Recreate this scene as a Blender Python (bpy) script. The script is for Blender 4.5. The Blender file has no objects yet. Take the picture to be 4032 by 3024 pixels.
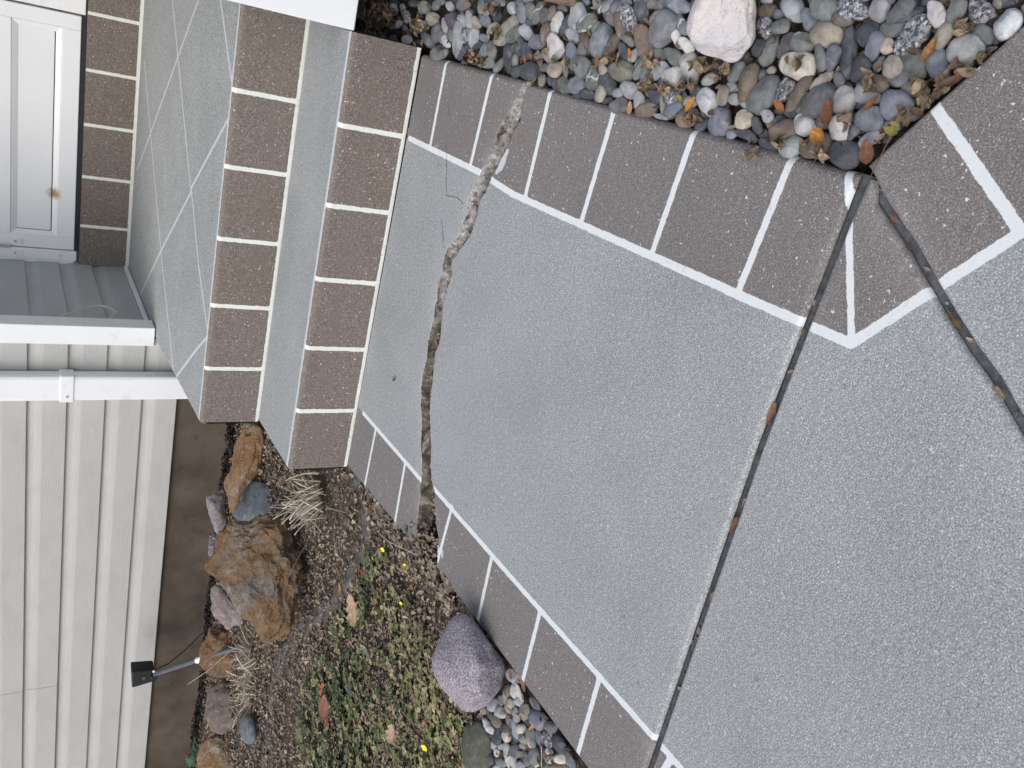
import bpy, math, random
import numpy as np
from mathutils import Vector, Matrix, noise

random.seed(7)
rng = np.random.default_rng(11)
SC = bpy.context.scene
COL = SC.collection

# ------------------------------------------------------------------ camera, sky, sun, exposure
F_PX = 3220.768
CAM = np.array([0.77549431, -2.15318592, 0.95332139])
RIGHT = np.array([0.90291654, 0.42980821, -0.00257247])
UP = np.array([-0.22748005, 0.48293809, 0.8455907])
FWD = np.array([-0.36468417, 0.76291265, -0.53382558])
cam = bpy.data.cameras.new("camera")
cam.sensor_width = 36.0
cam.lens = 36.0 * F_PX / 4032.0
cam.clip_start, cam.clip_end = 0.05, 500.0
camo = bpy.data.objects.new("camera", cam)
COL.objects.link(camo)
m = Matrix.Identity(4)                     # the phone was held upright, the picture is stored on its side
for i in range(3):
    m[i][0], m[i][1], m[i][2], m[i][3] = -UP[i], RIGHT[i], -FWD[i], CAM[i]
camo.matrix_world = m
SC.camera = camo

SUN_EL, SUN_AZ = math.radians(48), math.radians(204)      # high veiled sun in front of the house, to the left
world = bpy.data.worlds.new("World")
SC.world = world
world.use_nodes = True
wt = world.node_tree
sky = wt.nodes.new("ShaderNodeTexSky")
sky.sky_type = 'NISHITA'
sky.sun_disc = False
sky.sun_elevation = SUN_EL
sky.sun_rotation = SUN_AZ
sky.air_density, sky.dust_density, sky.ozone_density = 1.0, 3.0, 1.0
wt.nodes["Background"].inputs[1].default_value = 0.135
wt.links.new(sky.outputs[0], wt.nodes["Background"].inputs[0])
sl = bpy.data.lights.new("sun", 'SUN')
sl.energy = 1.2
sl.angle = math.radians(60)
sl.color = (1.0, 0.98, 0.95)
so = bpy.data.objects.new("sun", sl)
COL.objects.link(so)
sd = Vector((math.sin(SUN_AZ) * math.cos(SUN_EL), math.cos(SUN_AZ) * math.cos(SUN_EL), math.sin(SUN_EL)))
so.rotation_euler = sd.to_track_quat('Z', 'Y').to_euler()
so.location = sd * 20
SC.view_settings.view_transform = 'Standard'
SC.view_settings.look = 'None'
SC.view_settings.exposure = 0.36
SC.view_settings.gamma = 1.0


# ------------------------------------------------------------------ measuring: where a sight line of the photograph meets a plane
def ray(x, y):
    u, v = 3024 - y, x
    return FWD + RIGHT * (u - 1512) / F_PX - UP * (v - 2016) / F_PX
def onz(x, y, z=0.0):
    d = ray(x, y); return CAM + d * ((z - CAM[2]) / d[2])
def ony(x, y, Y):
    d = ray(x, y); return CAM + d * ((Y - CAM[1]) / d[1])
def onx(x, y, X):
    d = ray(x, y); return CAM + d * ((X - CAM[0]) / d[0])
def z8(X, Y, ox, oy, s=2.1944):
    return (ox + X / s, oy + Y / s)

H1, D1, H2, D2, H3 = 0.19, 0.3625, 0.3813, 2.211, 0.6046      # treads and risers of the front steps
WALL_Y = 1.30

# ------------------------------------------------------------------ object helpers
def link(o, parent=None):
    COL.objects.link(o)
    if parent is not None:
        o.parent = parent
    return o
def tag(o, label=None, cat=None, group=None, kind=None):
    if label: o["label"] = label
    if cat: o["category"] = cat
    if group: o["group"] = group
    if kind: o["kind"] = kind
    return o
def empty(name, loc=(0, 0, 0)):
    o = bpy.data.objects.new(name, None)
    o.location = loc
    o.empty_display_size = 0.05
    return link(o)
def mesh_obj(name, verts, faces, mats, parent=None, smooth=False, midx=None, origin=None):
    me = bpy.data.meshes.new(name)
    V = np.asarray(verts, dtype=float).reshape(-1, 3)
    off = np.zeros(3)
    if parent is not None:
        off = np.array(parent.location)
        p = parent.parent
        while p is not None:
            off = off + np.array(p.location); p = p.parent
    if origin is not None:
        off = off + (np.asarray(origin) - off)
    V = V - off
    me.from_pydata(V.tolist(), [], faces if isinstance(faces, list) else faces.tolist())
    for mm in (mats if isinstance(mats, (list, tuple)) else [mats]):
        me.materials.append(mm)
    if midx is not None:
        me.polygons.foreach_set("material_index", np.asarray(midx, dtype=np.int32))
    if smooth:
        me.polygons.foreach_set("use_smooth", np.ones(len(me.polygons), dtype=bool))
    me.update()
    o = bpy.data.objects.new(name, me)
    if origin is not None and parent is None:
        o.location = Vector(origin)
    return link(o, parent)
def fattr(o, name, vals):
    a = o.data.attributes.new(name, 'FLOAT', 'POINT')
    a.data.foreach_set("value", np.asarray(vals, dtype=np.float32))
def cattr(o, cols):
    a = o.data.attributes.new("tint", 'FLOAT_COLOR', 'POINT')
    c = np.ones((len(cols), 4), dtype=np.float32); c[:, :3] = cols
    a.data.foreach_set("color", c.ravel())

class MB:
    def __init__(s): s.v, s.f = [], []
    def add(s, v, f):
        n = len(s.v); s.v += [tuple(p) for p in v]; s.f += [tuple(i + n for i in q) for q in f]
    def box(s, a, b, bev=0.0):
        x0, y0, z0 = a; x1, y1, z1 = b
        s.add([(x0,y0,z0),(x1,y0,z0),(x1,y1,z0),(x0,y1,z0),(x0,y0,z1),(x1,y0,z1),(x1,y1,z1),(x0,y1,z1)],
              [(0,3,2,1),(4,5,6,7),(0,1,5,4),(1,2,6,5),(2,3,7,6),(3,0,4,7)])
    def tube(s, pts, r, n=8, cap=True):
        pts = [Vector(p) for p in pts]
        rs = r if isinstance(r, (list, tuple)) else [r] * len(pts)
        rings = []
        for i, p in enumerate(pts):
            t = (pts[min(i + 1, len(pts) - 1)] - pts[max(i - 1, 0)]).normalized()
            a = t.orthogonal().normalized() if i == 0 else (prev - t * prev.dot(t)).normalized()
            prev = a
            b = t.cross(a)
            rings.append([p + (a * math.cos(2 * math.pi * k / n) + b * math.sin(2 * math.pi * k / n)) * rs[i] for k in range(n)])
        v = [q for rg in rings for q in rg]
        f = [(i*n+k, i*n+(k+1)%n, (i+1)*n+(k+1)%n, (i+1)*n+k) for i in range(len(pts)-1) for k in range(n)]
        if cap:
            f += [tuple(range(n))[::-1], tuple((len(pts)-1)*n + k for k in range(n))]
        s.add(v, f)
    def build(s, name, mats, parent=None, smooth=False, bevel=0.0, origin=None):
        o = mesh_obj(name, s.v, s.f, mats, parent, smooth, origin=origin)
        if bevel:
            b = o.modifiers.new("bevel", 'BEVEL'); b.width = bevel; b.segments = 2; b.limit_method = 'ANGLE'
        return o

# ------------------------------------------------------------------ material helpers
def new_mat(name, rough=0.85, spec=0.3):
    mt = bpy.data.materials.new(name); mt.use_nodes = True
    nt = mt.node_tree; b = nt.nodes["Principled BSDF"]
    b.inputs["Roughness"].default_value = rough
    b.inputs["Specular IOR Level"].default_value = spec
    return mt, nt, b
class G:
    """a few shorthands for wiring shader nodes"""
    def __init__(s, nt): s.nt = nt; s.tc = None
    def n(s, t, **kw):
        nd = s.nt.nodes.new(t)
        for k, v in kw.items(): setattr(nd, k, v)
        return nd
    def set(s, sock, v):
        if hasattr(v, "links") or isinstance(v, bpy.types.NodeSocket): s.nt.links.new(v, sock)
        else: sock.default_value = v
    def obj(s):
        if s.tc is None: s.tc = s.n("ShaderNodeTexCoord")
        return s.tc.outputs["Object"]
    def pos(s): return s.n("ShaderNodeNewGeometry").outputs["Position"]
    def mp(s, vec, scale=(1,1,1), loc=(0,0,0), rot=(0,0,0)):
        a = s.n("ShaderNodeMapping"); s.set(a.inputs[0], vec)
        a.inputs["Scale"].default_value = scale; a.inputs["Location"].default_value = loc; a.inputs["Rotation"].default_value = rot
        return a.outputs[0]
    def noise(s, vec, scale, detail=4, rough=0.55, out=0, dist=0.0):
        a = s.n("ShaderNodeTexNoise"); s.set(a.inputs["Vector"], vec)
        a.inputs["Scale"].default_value = scale; a.inputs["Detail"].default_value = detail
        a.inputs["Roughness"].default_value = rough; a.inputs["Distortion"].default_value = dist
        return a.outputs[out]
    def voro(s, vec, scale, feature='F1', out="Distance"):
        a = s.n("ShaderNodeTexVoronoi", feature=feature); s.set(a.inputs["Vector"], vec); a.inputs["Scale"].default_value = scale
        return a.outputs[out]
    def ramp(s, fac, stops):
        a = s.n("ShaderNodeValToRGB"); s.set(a.inputs[0], fac); e = a.color_ramp.elements
        while len(e) < len(stops): e.new(0.5)
        for i, (p, c) in enumerate(stops):
            e[i].position = p; e[i].color = (c, c, c, 1) if isinstance(c, (int, float)) else (*c, 1)
        return a.outputs[0]
    def math(s, op, a, b=0.0, c=0.0, clamp=False):
        nd = s.n("ShaderNodeMath", operation=op, use_clamp=clamp)
        s.set(nd.inputs[0], a); s.set(nd.inputs[1], b); s.set(nd.inputs[2], c); return nd.outputs[0]
    def mix(s, f, a, b, mode='MIX'):
        nd = s.n("ShaderNodeMix", data_type='RGBA', blend_type=mode)
        s.set(nd.inputs[0], f)
        for i, v in ((6, a), (7, b)):
            s.set(nd.inputs[i], (*v, 1) if isinstance(v, tuple) and len(v) == 3 else v)
        return nd.outputs[2]
    def attr(s, name, out="Fac", typ='GEOMETRY'):
        a = s.n("ShaderNodeAttribute", attribute_name=name, attribute_type=typ); return a.outputs[out]
    def bump(s, h, strength=0.5, dist=0.01, normal=None):
        a = s.n("ShaderNodeBump"); a.inputs["Strength"].default_value = strength; a.inputs["Distance"].default_value = dist
        s.set(a.inputs["Height"], h)
        if normal is not None: s.set(a.inputs["Normal"], normal)
        return a.outputs[0]
    def mr(s, v, a, b, c=0.0, d=1.0):
        nd = s.n("ShaderNodeMapRange"); s.set(nd.inputs[0], v)
        for i, q in enumerate((a, b, c, d)): nd.inputs[i + 1].default_value = q
        return nd.outputs[0]

def simple(name, col, rough=0.6, var=0.12, scale=8.0, bump=0.0, bscale=200.0, spec=0.35, metal=0.0, dirt=None):
    mt, nt, b = new_mat(name, rough, spec); g = G(nt); p = g.pos()
    c = g.mix(g.mr(g.noise(p, scale, 5, 0.6), 0.3, 0.7, 0, 1), tuple(x * (1 - var) for x in col), tuple(min(1, x * (1 + var)) for x in col))
    if dirt:
        c = g.mix(g.mr(g.noise(p, scale * 2.3, 6, 0.7), 0.56, 0.75, 0, dirt[1]), c, dirt[0])
    nt.links.new(c, b.inputs["Base Color"]); b.inputs["Metallic"].default_value = metal
    if bump: nt.links.new(g.bump(g.noise(p, bscale, 3), bump, 0.002), b.inputs["Normal"])
    return mt

def painted_concrete():
    """acrylic lace coating: grey field, brown tile bands, white grout lines; where each is comes from stored distances"""
    mt, nt, b = new_mat("coated_concrete", 0.8, 0.25); g = G(nt); p = g.pos()
    wob = g.math('ADD', g.math('MULTIPLY', g.math('SUBTRACT', g.noise(p, 55, 3), 0.5), 0.006), g.math('MULTIPLY', g.math('SUBTRACT', g.noise(p, 300, 2), 0.5), 0.003))
    fine = g.noise(p, 400, 2, 0.65)
    fine2 = g.noise(p, 820, 2, 0.6)
    mid = g.noise(p, 120, 3, 0.6)
    big = g.noise(p, 5, 4, 0.6)
    gr_ = g.math('MULTIPLY_ADD', fine2, 0.36, g.math('MULTIPLY_ADD', mid, 0.14, g.math('MULTIPLY', fine, 0.50)))
    gf = g.ramp(gr_, [(0.36, (0.095,0.102,0.098)), (0.45, (0.252,0.265,0.263)), (0.535, (0.345,0.360,0.357)), (0.62, (0.72,0.75,0.735))])
    gf = g.mix(g.mr(big, 0.3, 0.7), gf, g.mix(1.0, gf, (0.89,0.90,0.91), 'MULTIPLY'))
    bf = g.ramp(gr_, [(0.36, (0.075,0.071,0.068)), (0.46, (0.155,0.146,0.141)), (0.54, (0.203,0.193,0.186)), (0.64, (0.50,0.49,0.48))])
    bf = g.mix(g.mr(g.noise(p, 4.0, 4, 0.65), 0.35, 0.7), bf, g.mix(1.0, bf, (1.04,0.99,0.96), 'MULTIPLY'))
    bf = g.mix(g.math('MULTIPLY', g.attr("riser"), 0.8), bf, g.mix(1.0, bf, (0.93,0.835,0.755), 'MULTIPLY'))
    # white chips thrown into the coating, sparse, in uneven drifts
    warp = g.n("ShaderNodeVectorMath", operation='MULTIPLY_ADD'); g.set(warp.inputs[0], g.noise(p, 260, 2, 0.6, out=1)); warp.inputs[1].default_value = (0.010, 0.010, 0.010); g.set(warp.inputs[2], p)
    vd = g.voro(warp.outputs[0], 230); vc = g.voro(warp.outputs[0], 230, out="Color")
    sepc = g.n("ShaderNodeSeparateColor"); g.set(sepc.inputs[0], vc)
    drift = g.mr(g.noise(p, 8, 3, 0.6), 0.35, 0.72, 0.022, 0.115)
    chip = g.math('MULTIPLY', g.math('LESS_THAN', sepc.outputs[0], drift), g.math('LESS_THAN', vd, g.math('MULTIPLY_ADD', g.math('POWER', sepc.outputs[1], 2.0), 0.36, 0.14)))
    dark = g.math('MULTIPLY', g.math('GREATER_THAN', sepc.outputs[2], 0.92), g.math('LESS_THAN', vd, 0.35))
    border = g.mr(g.math('ADD', g.attr("band_d"), wob), -0.0008, 0.0008, 1, 0)
    c = g.mix(border, gf, bf)
    c = g.mix(g.math('MULTIPLY', dark, 0.4), c, g.mix(1.0, c, (0.4,0.4,0.4), 'MULTIPLY'))
    c = g.mix(g.math('MULTIPLY', chip, g.math('MULTIPLY_ADD', border, 0.35, 0.5)), c, (0.74,0.75,0.75))
    # wear: pale salts along the joints, grey scuffs
    c = g.mix(g.math('MULTIPLY', g.attr("wear"), g.mr(g.noise(p, 18, 5, 0.7), 0.35, 0.62, 0, 0.75)), c, (0.52,0.52,0.49))
    c = g.mix(g.mr(g.noise(p, 2.2, 6, 0.7), 0.48, 0.75, 0, 0.42), c, g.mix(1.0, c, (0.74,0.725,0.70), 'MULTIPLY'))
    spots = g.mr(g.voro(p, 9), 0.035, 0.055, 0.55, 0)
    c = g.mix(spots, c, g.mix(1.0, c, (0.62,0.55,0.5), 'MULTIPLY'))
    pl = g.mr(g.math('ADD', g.attr("pale_d"), g.math('MULTIPLY', wob, 0.9)), -0.0006, 0.0006, 1, 0)
    c = g.mix(g.math('MULTIPLY', pl, 0.9), c, (0.56,0.58,0.59))
    wl = g.mr(g.math('ADD', g.attr("line_d"), g.math('MULTIPLY', wob, 0.8)), -0.0006, 0.0006, 1, 0)
    wcol = g.mix(g.mr(g.noise(p, 45, 6, 0.75), 0.56, 0.78, 0, 0.55), (0.69,0.725,0.725), (0.38,0.39,0.385))
    wcol = g.mix(g.math('MULTIPLY', g.math('GREATER_THAN', fine2, 0.58), 0.35), wcol, (0.4,0.4,0.4))
    warm = g.mix(1.0, wcol, (1.10,1.07,1.0), 'MULTIPLY')
    wcol = g.mix(g.attr("riser"), wcol, warm)
    pit = g.math('MULTIPLY', g.mr(g.noise(p, 150, 4, 0.75), 0.615, 0.655), g.mr(g.noise(p, 11, 3), 0.42, 0.56))
    c = g.mix(g.math('MULTIPLY', wl, g.math('MULTIPLY_ADD', pit, -0.75, 1.0)), c, wcol)
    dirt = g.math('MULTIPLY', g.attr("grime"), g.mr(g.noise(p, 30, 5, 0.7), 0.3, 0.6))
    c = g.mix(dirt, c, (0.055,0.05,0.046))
    nt.links.new(c, b.inputs["Base Color"])
    h = g.math('ADD', g.math('MULTIPLY', fine, 0.6), g.math('MULTIPLY', fine2, 0.5))
    h = g.math('MULTIPLY_ADD', chip, 0.25, h)
    h = g.math('MULTIPLY', h, g.math('MULTIPLY_ADD', wl, -0.4, 1.0))
    nt.links.new(g.bump(h, 0.35, 0.0014), b.inputs["Normal"])
    return mt
M_COAT = painted_concrete()

def raw_concrete(name, a, bcol, c3, sc=26, smear=False):
    mt, nt, b = new_mat(name, 0.95, 0.15); g = G(nt); p = g.pos()
    n = g.noise(p, sc, 8, 0.7, dist=0.6)
    col = g.ramp(n, [(0.32, a), (0.5, bcol), (0.68, c3)])
    st = g.voro(p, 75); stc = g.voro(p, 75, out="Color")
    sp = g.n("ShaderNodeSeparateColor"); g.set(sp.inputs[0], stc)
    col = g.mix(g.math('MULTIPLY', g.math('GREATER_THAN', sp.outputs[0], 0.82), g.mr(st, 0.3, 0.45, 0.8, 0)), col, g.ramp(sp.outputs[1], [(0, (0.05,0.05,0.055)), (0.5, (0.2,0.15,0.1)), (1, (0.45,0.43,0.4))]))
    if smear:
        sx = g.n("ShaderNodeSeparateXYZ"); g.set(sx.inputs[0], p)
        pm = g.math('MULTIPLY', g.mr(sx.outputs[0], 0.08, 0.16), g.mr(g.noise(p, 45, 5, 0.7), 0.40, 0.50))
        col = g.mix(pm, col, g.ramp(g.noise(p, 80, 5, 0.7), [(0.3, (0.22,0.205,0.185)), (0.5, (0.42,0.405,0.385)), (0.7, (0.62,0.62,0.62))]))
    nt.links.new(col, b.inputs["Base Color"])
    nt.links.new(g.bump(g.math('ADD', n, g.math('MULTIPLY', g.noise(p, 220, 4), 0.4)), 0.9, 0.01), b.inputs["Normal"])
    return mt
M_BROKEN = raw_concrete("broken_concrete_face", (0.055,0.048,0.038), (0.17,0.15,0.12), (0.40,0.37,0.32), smear=True)
M_FOUND = simple("foundation_concrete", (0.098,0.081,0.064), 0.95, 0.35, 5, 0.6, 60, 0.1, dirt=((0.035,0.033,0.033), 0.6))
M_EDGE = raw_concrete("slab_edge_concrete", (0.05,0.046,0.042), (0.10,0.092,0.085), (0.17,0.155,0.14), 14)
M_JOINT = simple("joint_filler_grey", (0.10,0.107,0.113), 0.95, 0.4, 70, 0.8, 260, 0.1, dirt=((0.24,0.24,0.24), 0.5))

def vinyl(name, col):
    mt, nt, b = new_mat(name, 0.5, 0.35); g = G(nt); p = g.pos()
    grain = g.noise(g.mp(p, (6, 6, 160)), 3.0, 5, 0.6)
    blot = g.noise(g.mp(p, (1, 1, 2)), 4.5, 7, 0.7)
    c = g.mix(g.mr(grain, 0.35, 0.65), tuple(x * 0.95 for x in col), tuple(x * 1.03 for x in col))
    c = g.mix(g.mr(blot, 0.46, 0.72, 0, 0.38), c, tuple(x * y for x, y in zip(col, (0.72, 0.70, 0.66))))
    c = g.mix(g.mr(g.noise(g.mp(p, (14, 14, 5)), 2.2, 6, 0.75), 0.62, 0.8, 0, 0.4), c, (0.30,0.285,0.25))
    nt.links.new(c, b.inputs["Base Color"])
    nt.links.new(g.bump(g.math('ADD', grain, g.math('MULTIPLY', g.noise(p, 5, 3), 2.0)), 0.35, 0.003), b.inputs["Normal"])
    return mt
M_SIDING = vinyl("greige_vinyl_siding", (0.49, 0.492, 0.475))
M_SIDING_SHADE = vinyl("shaded_alcove_siding", (0.44, 0.47, 0.49))  # same siding, darker and bluer: the alcove's shade put into its colour
M_WHITE = simple("white_painted_metal", (0.83,0.86,0.875), 0.42, 0.02, 6, 0.12, 60, 0.4, dirt=((0.55,0.53,0.49), 0.35))
M_DOOR = None
def door_mat():
    mt, nt, b = new_mat("white_door_enamel", 0.4, 0.45); g = G(nt); p = g.pos()
    c = g.mix(g.mr(g.noise(p, 5, 4), 0.3, 0.7), (0.80,0.83,0.855), (0.84,0.865,0.885))
    v = g.n("ShaderNodeVectorMath", operation='DISTANCE'); g.set(v.inputs[0], p); v.inputs[1].default_value = (-0.315, 2.216, 0.722)
    rust = g.math('MULTIPLY', g.mr(g.math('MULTIPLY_ADD', g.noise(p, 60, 5, 0.7), 0.03, v.outputs["Value"]), 0.034, 0.054, 1, 0), 0.95)
    c = g.mix(rust, c, g.ramp(g.noise(p, 120, 4), [(0.35, (0.22,0.07,0.02)), (0.65, (0.50,0.34,0.18))]))
    nt.links.new(c, b.inputs["Base Color"]); return mt
M_DOOR = door_mat()
M_BLACK = simple("black_rubber_sweep", (0.022,0.026,0.032), 0.6, 0.3, 40, 0.3, 150)
M_STEEL = simple("dull_hinge_steel", (0.5,0.51,0.52), 0.4, 0.15, 60, metal=0.8)
M_PANELW = simple("warm_white_glazing_bead", (0.70,0.68,0.62), 0.5, 0.03, 10)

# ------------------------------------------------------------------ painted lines as distances
def seg_dist(P, a, b):
    a, b = np.asarray(a)[:2], np.asarray(b)[:2]
    d = b - a; t = np.clip(((P - a) @ d) / (d @ d), 0, 1)
    return np.linalg.norm(P - (a + t[:, None] * d), axis=1)
def poly_sd(P, poly):
    """signed distance to a polygon in plan, negative inside"""
    poly = np.asarray(poly); n = len(poly); dmin = np.full(len(P), 9.0); inside = np.zeros(len(P), bool)
    for i in range(n):
        a, b = poly[i], poly[(i + 1) % n]
        dmin = np.minimum(dmin, seg_dist(P, a, b))
        cond = ((a[1] > P[:, 1]) != (b[1] > P[:, 1]))
        with np.errstate(divide='ignore', invalid='ignore'):
            xx = (b[0] - a[0]) * (P[:, 1] - a[1]) / (b[1] - a[1]) + a[0]
        inside ^= cond & (P[:, 0] < xx)
    return np.where(inside, -dmin, dmin)

G2 = lambda *p: onz(*p)[:2]
IL = [G2(1429.5,1626), G2(1657.4,1890), G2(1703,1917.6), G2(2016,2277), G2(2672,3015)]      # left grout line, from the step outward
IL.append(IL[-1] + (IL[-1] - IL[-2]) * 1.2)
OL = [G2(1372,1849), G2(1641,2173), G2(1746,2277), G2(2010,2632), G2(2298.5,3024)]          # left edge of the walk
OL.append(OL[-1] + np.array([0.012, -0.9]))
IR = [G2(1612,545), G2(1890,679), G2(2016,763), G2(3024,1211.7), G2(3352,1353)]             # right grout line
ILT = [G2(3352,1353), G2(4014,918)]; ILT.append(ILT[-1] + (ILT[-1] - ILT[0]) * 3)
OR = [np.array([0.722,-0.03]), np.array([0.727,-0.5]), np.array([0.73,-0.9]), np.array([0.736,-1.277]), np.array([0.746,-1.437])]
OR2 = [np.array([0.746,-1.437]), G2(4032,86)]; OR2.append(OR2[-1] + (OR2[-1] - OR2[0]) * 4)
WL = []
def polyline(pts, hw):
    for a, b in zip(pts[:-1], pts[1:]): WL.append((a, b, hw))
polyline(IL, 0.0066); polyline(IR, 0.0072); polyline(ILT, 0.0074)
for a, b in [((1759,231),(1694,575)),((1940,279),(1852,652)),((2165,370),(2070,765)),((2415,447),(2292,863)),((2732,520),(2566,1000)),((3110,640),(2910,1140)),
             ((3338,650),(3352,1330)),((3660,390),(4014,905))]:
    A, B = G2(*a), G2(*b); e = (A - B) / np.linalg.norm(A - B); WL.append((A + e * (0.06 if a[0] < 3300 else 0.004), B, 0.0064 if a[0] < 3300 else (0.0055 if a[0] < 3400 else 0.0072)))
for a, b in [((1480,1690),(1435,1915)),((1595,1824),(1555,2055)),((1780,1995),(1740,2145)),((1938,2185),(1880,2450)),((2126,2411),(2055,2690)),((2357,2682),(2270,2982))]:
    A, B = G2(*a), G2(*b); e = (B - A) / np.linalg.norm(B - A); WL.append((A, B + e * 0.05, 0.0058))
A, B = G2(2640,2992), G2(2560,3120); WL.append((A, B + (B - A) * 0.8, 0.007))
PALE = [(G2(1997,597), G2(1984,628), 0.0065), (G2(1982,632), G2(1972,655), 0.0105), (G2(1970,660), G2(1956,678), 0.006), (G2(1720,2145), G2(1728,2175), 0.008), (G2(1742,2170), G2(1740,2190), 0.005)]
far = 0.5
BAND_R = [np.array(p) for p in IR] + [np.array(p) for p in ILT[1:]] + [OR2[-1] + np.array([far, 0.1]), np.array([far + 0.9, -1.0]), np.array([far + 0.9, 0.2]), np.array([0.5, 0.2])]
BAND_L = [np.array(p) for p in IL] + [np.array([-2.0, -2.9]), np.array([-2.0, 0.2]), np.array([-0.33, 0.2])]

# ------------------------------------------------------------------ slabs of the walkway
def resample(pts, n):
    pts = np.asarray(pts, float); d = np.r_[0, np.cumsum(np.linalg.norm(np.diff(pts, axis=0), axis=1))]
    t = np.linspace(0, d[-1], n) if isinstance(n, int) else np.asarray(n) * d[-1]
    return np.stack([np.interp(t, d, pts[:, k]) for k in range(pts.shape[1])], -1)
def params(length, step, fine=True):
    n = max(8, int(length / step)); t = np.linspace(0, 1, n)
    if fine:
        e = np.array([0.0015, 0.004, 0.008, 0.012, 0.017, 0.022, 0.028]) / length
        t = np.unique(np.r_[t, e, 1 - e])
    return t
def slab(name, start, end, us, radii, label, cat, drop=0.0, depth=0.12, rough_end=False, wear=(0, 0), jag=(0, 0), left=None, right=None, step=0.005):
    """start/end: edge polylines, both running the same way; radii: rounding of (start, end, first side, last side)"""
    L = np.mean([np.linalg.norm(np.asarray(start[0]) - end[0]), np.linalg.norm(np.asarray(start[-1]) - end[-1])])
    vs = params(max(L, 0.1), step)
    S, E = resample(start, us), resample(end, us)
    def jagged(C, amp, seed):
        if not amp: return C
        C = C.copy()
        for i in range(len(C)):
            C[i, 1] += amp * (noise.noise(Vector((C[i, 0] * 28, seed, 0))) + 0.7 * noise.noise(Vector((C[i, 0] * 90, seed, 3))) + 0.5 * noise.noise(Vector((C[i, 0] * 190, seed, 6))))
        return C
    S, E = jagged(S, jag[0], 2.0), jagged(E, jag[1], 9.0)
    if left is not None: LP = resample(left, vs)
    if right is not None: RP = resample(right, vs)
    nv, nu = len(vs), len(us)
    P = S[None] * (1 - vs[:, None, None]) + E[None] * vs[:, None, None]
    if left is not None: P += (LP - P[:, 0])[:, None, :] * np.maximum(0, 1 - us * 1.0)[None, :, None] ** 2
    if right is not None: P += (RP - P[:, -1])[:, None, :] * (us ** 2)[None, :, None]
    d_s = np.linalg.norm(P - P[0:1], axis=2); d_e = np.linalg.norm(P - P[-1:], axis=2)
    d_l = np.linalg.norm(P - P[:, 0:1], axis=2); d_r = np.linalg.norm(P - P[:, -1:], axis=2)
    Z = np.zeros((nv, nu))
    for d, r in zip((d_s, d_e, d_l, d_r), radii):
        if r > 0:
            q = np.clip(1 - d / r, 0, 1); Z = np.minimum(Z, -r * (1 - np.sqrt(np.clip(1 - q * q, 0, 1))))
    Z -= drop
    V = np.concatenate([P, Z[..., None]], -1).reshape(-1, 3)
    idx = np.arange(nv * nu).reshape(nv, nu)
    F = np.stack([idx[:-1, :-1], idx[:-1, 1:], idx[1:, 1:], idx[1:, :-1]], -1).reshape(-1, 4)
    a = V[F[0, 1], :2] - V[F[0, 0], :2]; b = V[F[0, 3], :2] - V[F[0, 0], :2]
    mid = F[len(F) // 2]; a = V[mid[1], :2] - V[mid[0], :2]; b = V[mid[3], :2] - V[mid[0], :2]
    flip = (a[0] * b[1] - a[1] * b[0]) < 0
    if flip: F = F[:, ::-1]
    P2 = V[:, :2]
    line = np.full(len(V), 1.0); pale = np.full(len(V), 1.0)
    for (A, B, h) in WL: line = np.minimum(line, seg_dist(P2, A, B) - h)
    for (A, B, h) in PALE: pale = np.minimum(pale, seg_dist(P2, A, B) - h)
    band = np.minimum(poly_sd(P2, BAND_R), poly_sd(P2, BAND_L))
    we = (np.maximum(wear[0] * np.exp(-d_s / 0.03), wear[1] * np.exp(-d_e / 0.03)) * np.clip(d_r / 0.25, 0, 1)).ravel()
    gr = np.zeros((nv, nu))
    for d, r in zip((d_l, d_r), radii[2:]):
        gr = np.maximum(gr, 0.5 * np.exp(-d / 0.008))
    verts, faces, mi = [V], [F], [np.zeros(len(F), int)]
    n0 = len(V)
    walls = []
    for side, (ring, rough) in enumerate(((idx[0], rough_end and jag[0] > 0), (idx[-1], rough_end), (idx[:, 0], False), (idx[:, -1], False))):
        rows = 16 if rough else 2
        W = []
        top = V[ring]
        for k in range(rows):
            q = top.copy(); t = k / (rows - 1)
            q[:, 2] = top[:, 2] - 0.0005 - t * depth
            if rough and k > 0:
                sgn = 1 if side == 1 else -1
                for i in range(len(q)):
                    v3 = Vector((q[i, 0] * 24, q[i, 2] * 34, side * 5.0))
                    q[i, 1] += (sgn * (0.0015 + 0.010 * noise.noise(v3 * 0.8) + 0.008 * noise.noise(v3 * 2.1) + 0.006 * noise.noise(v3 * 5.3)) * -1 - 0.012 * t) * min(1.0, k / 2.0)
            W.append(q)
        W = np.array(W); m_ = len(ring)
        ii = n0 + np.arange(rows * m_).reshape(rows, m_)
        f = np.stack([ii[:-1, :-1], ii[:-1, 1:], ii[1:, 1:], ii[1:, :-1]], -1).reshape(-1, 4)
        verts.append(W.reshape(-1, 3)); faces.append(f); mi.append(np.full(len(f), 2 if rough else 1)); n0 += rows * m_
    VV = np.concatenate(verts); FF = np.concatenate(faces)
    o = mesh_obj(name, VV, FF, [M_COAT, M_EDGE, M_BROKEN], smooth=True, midx=np.concatenate(mi))
    pad = len(VV) - len(V)
    for nm, arr, fill in (("line_d", line, 1), ("pale_d", pale, 1), ("band_d", band, 1), ("wear", we, 0), ("grime", gr.ravel(), 0)):
        fattr(o, nm, np.r_[arr, np.full(pad, fill)])
    tag(o, label, cat, kind='structure')
    return o

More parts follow.
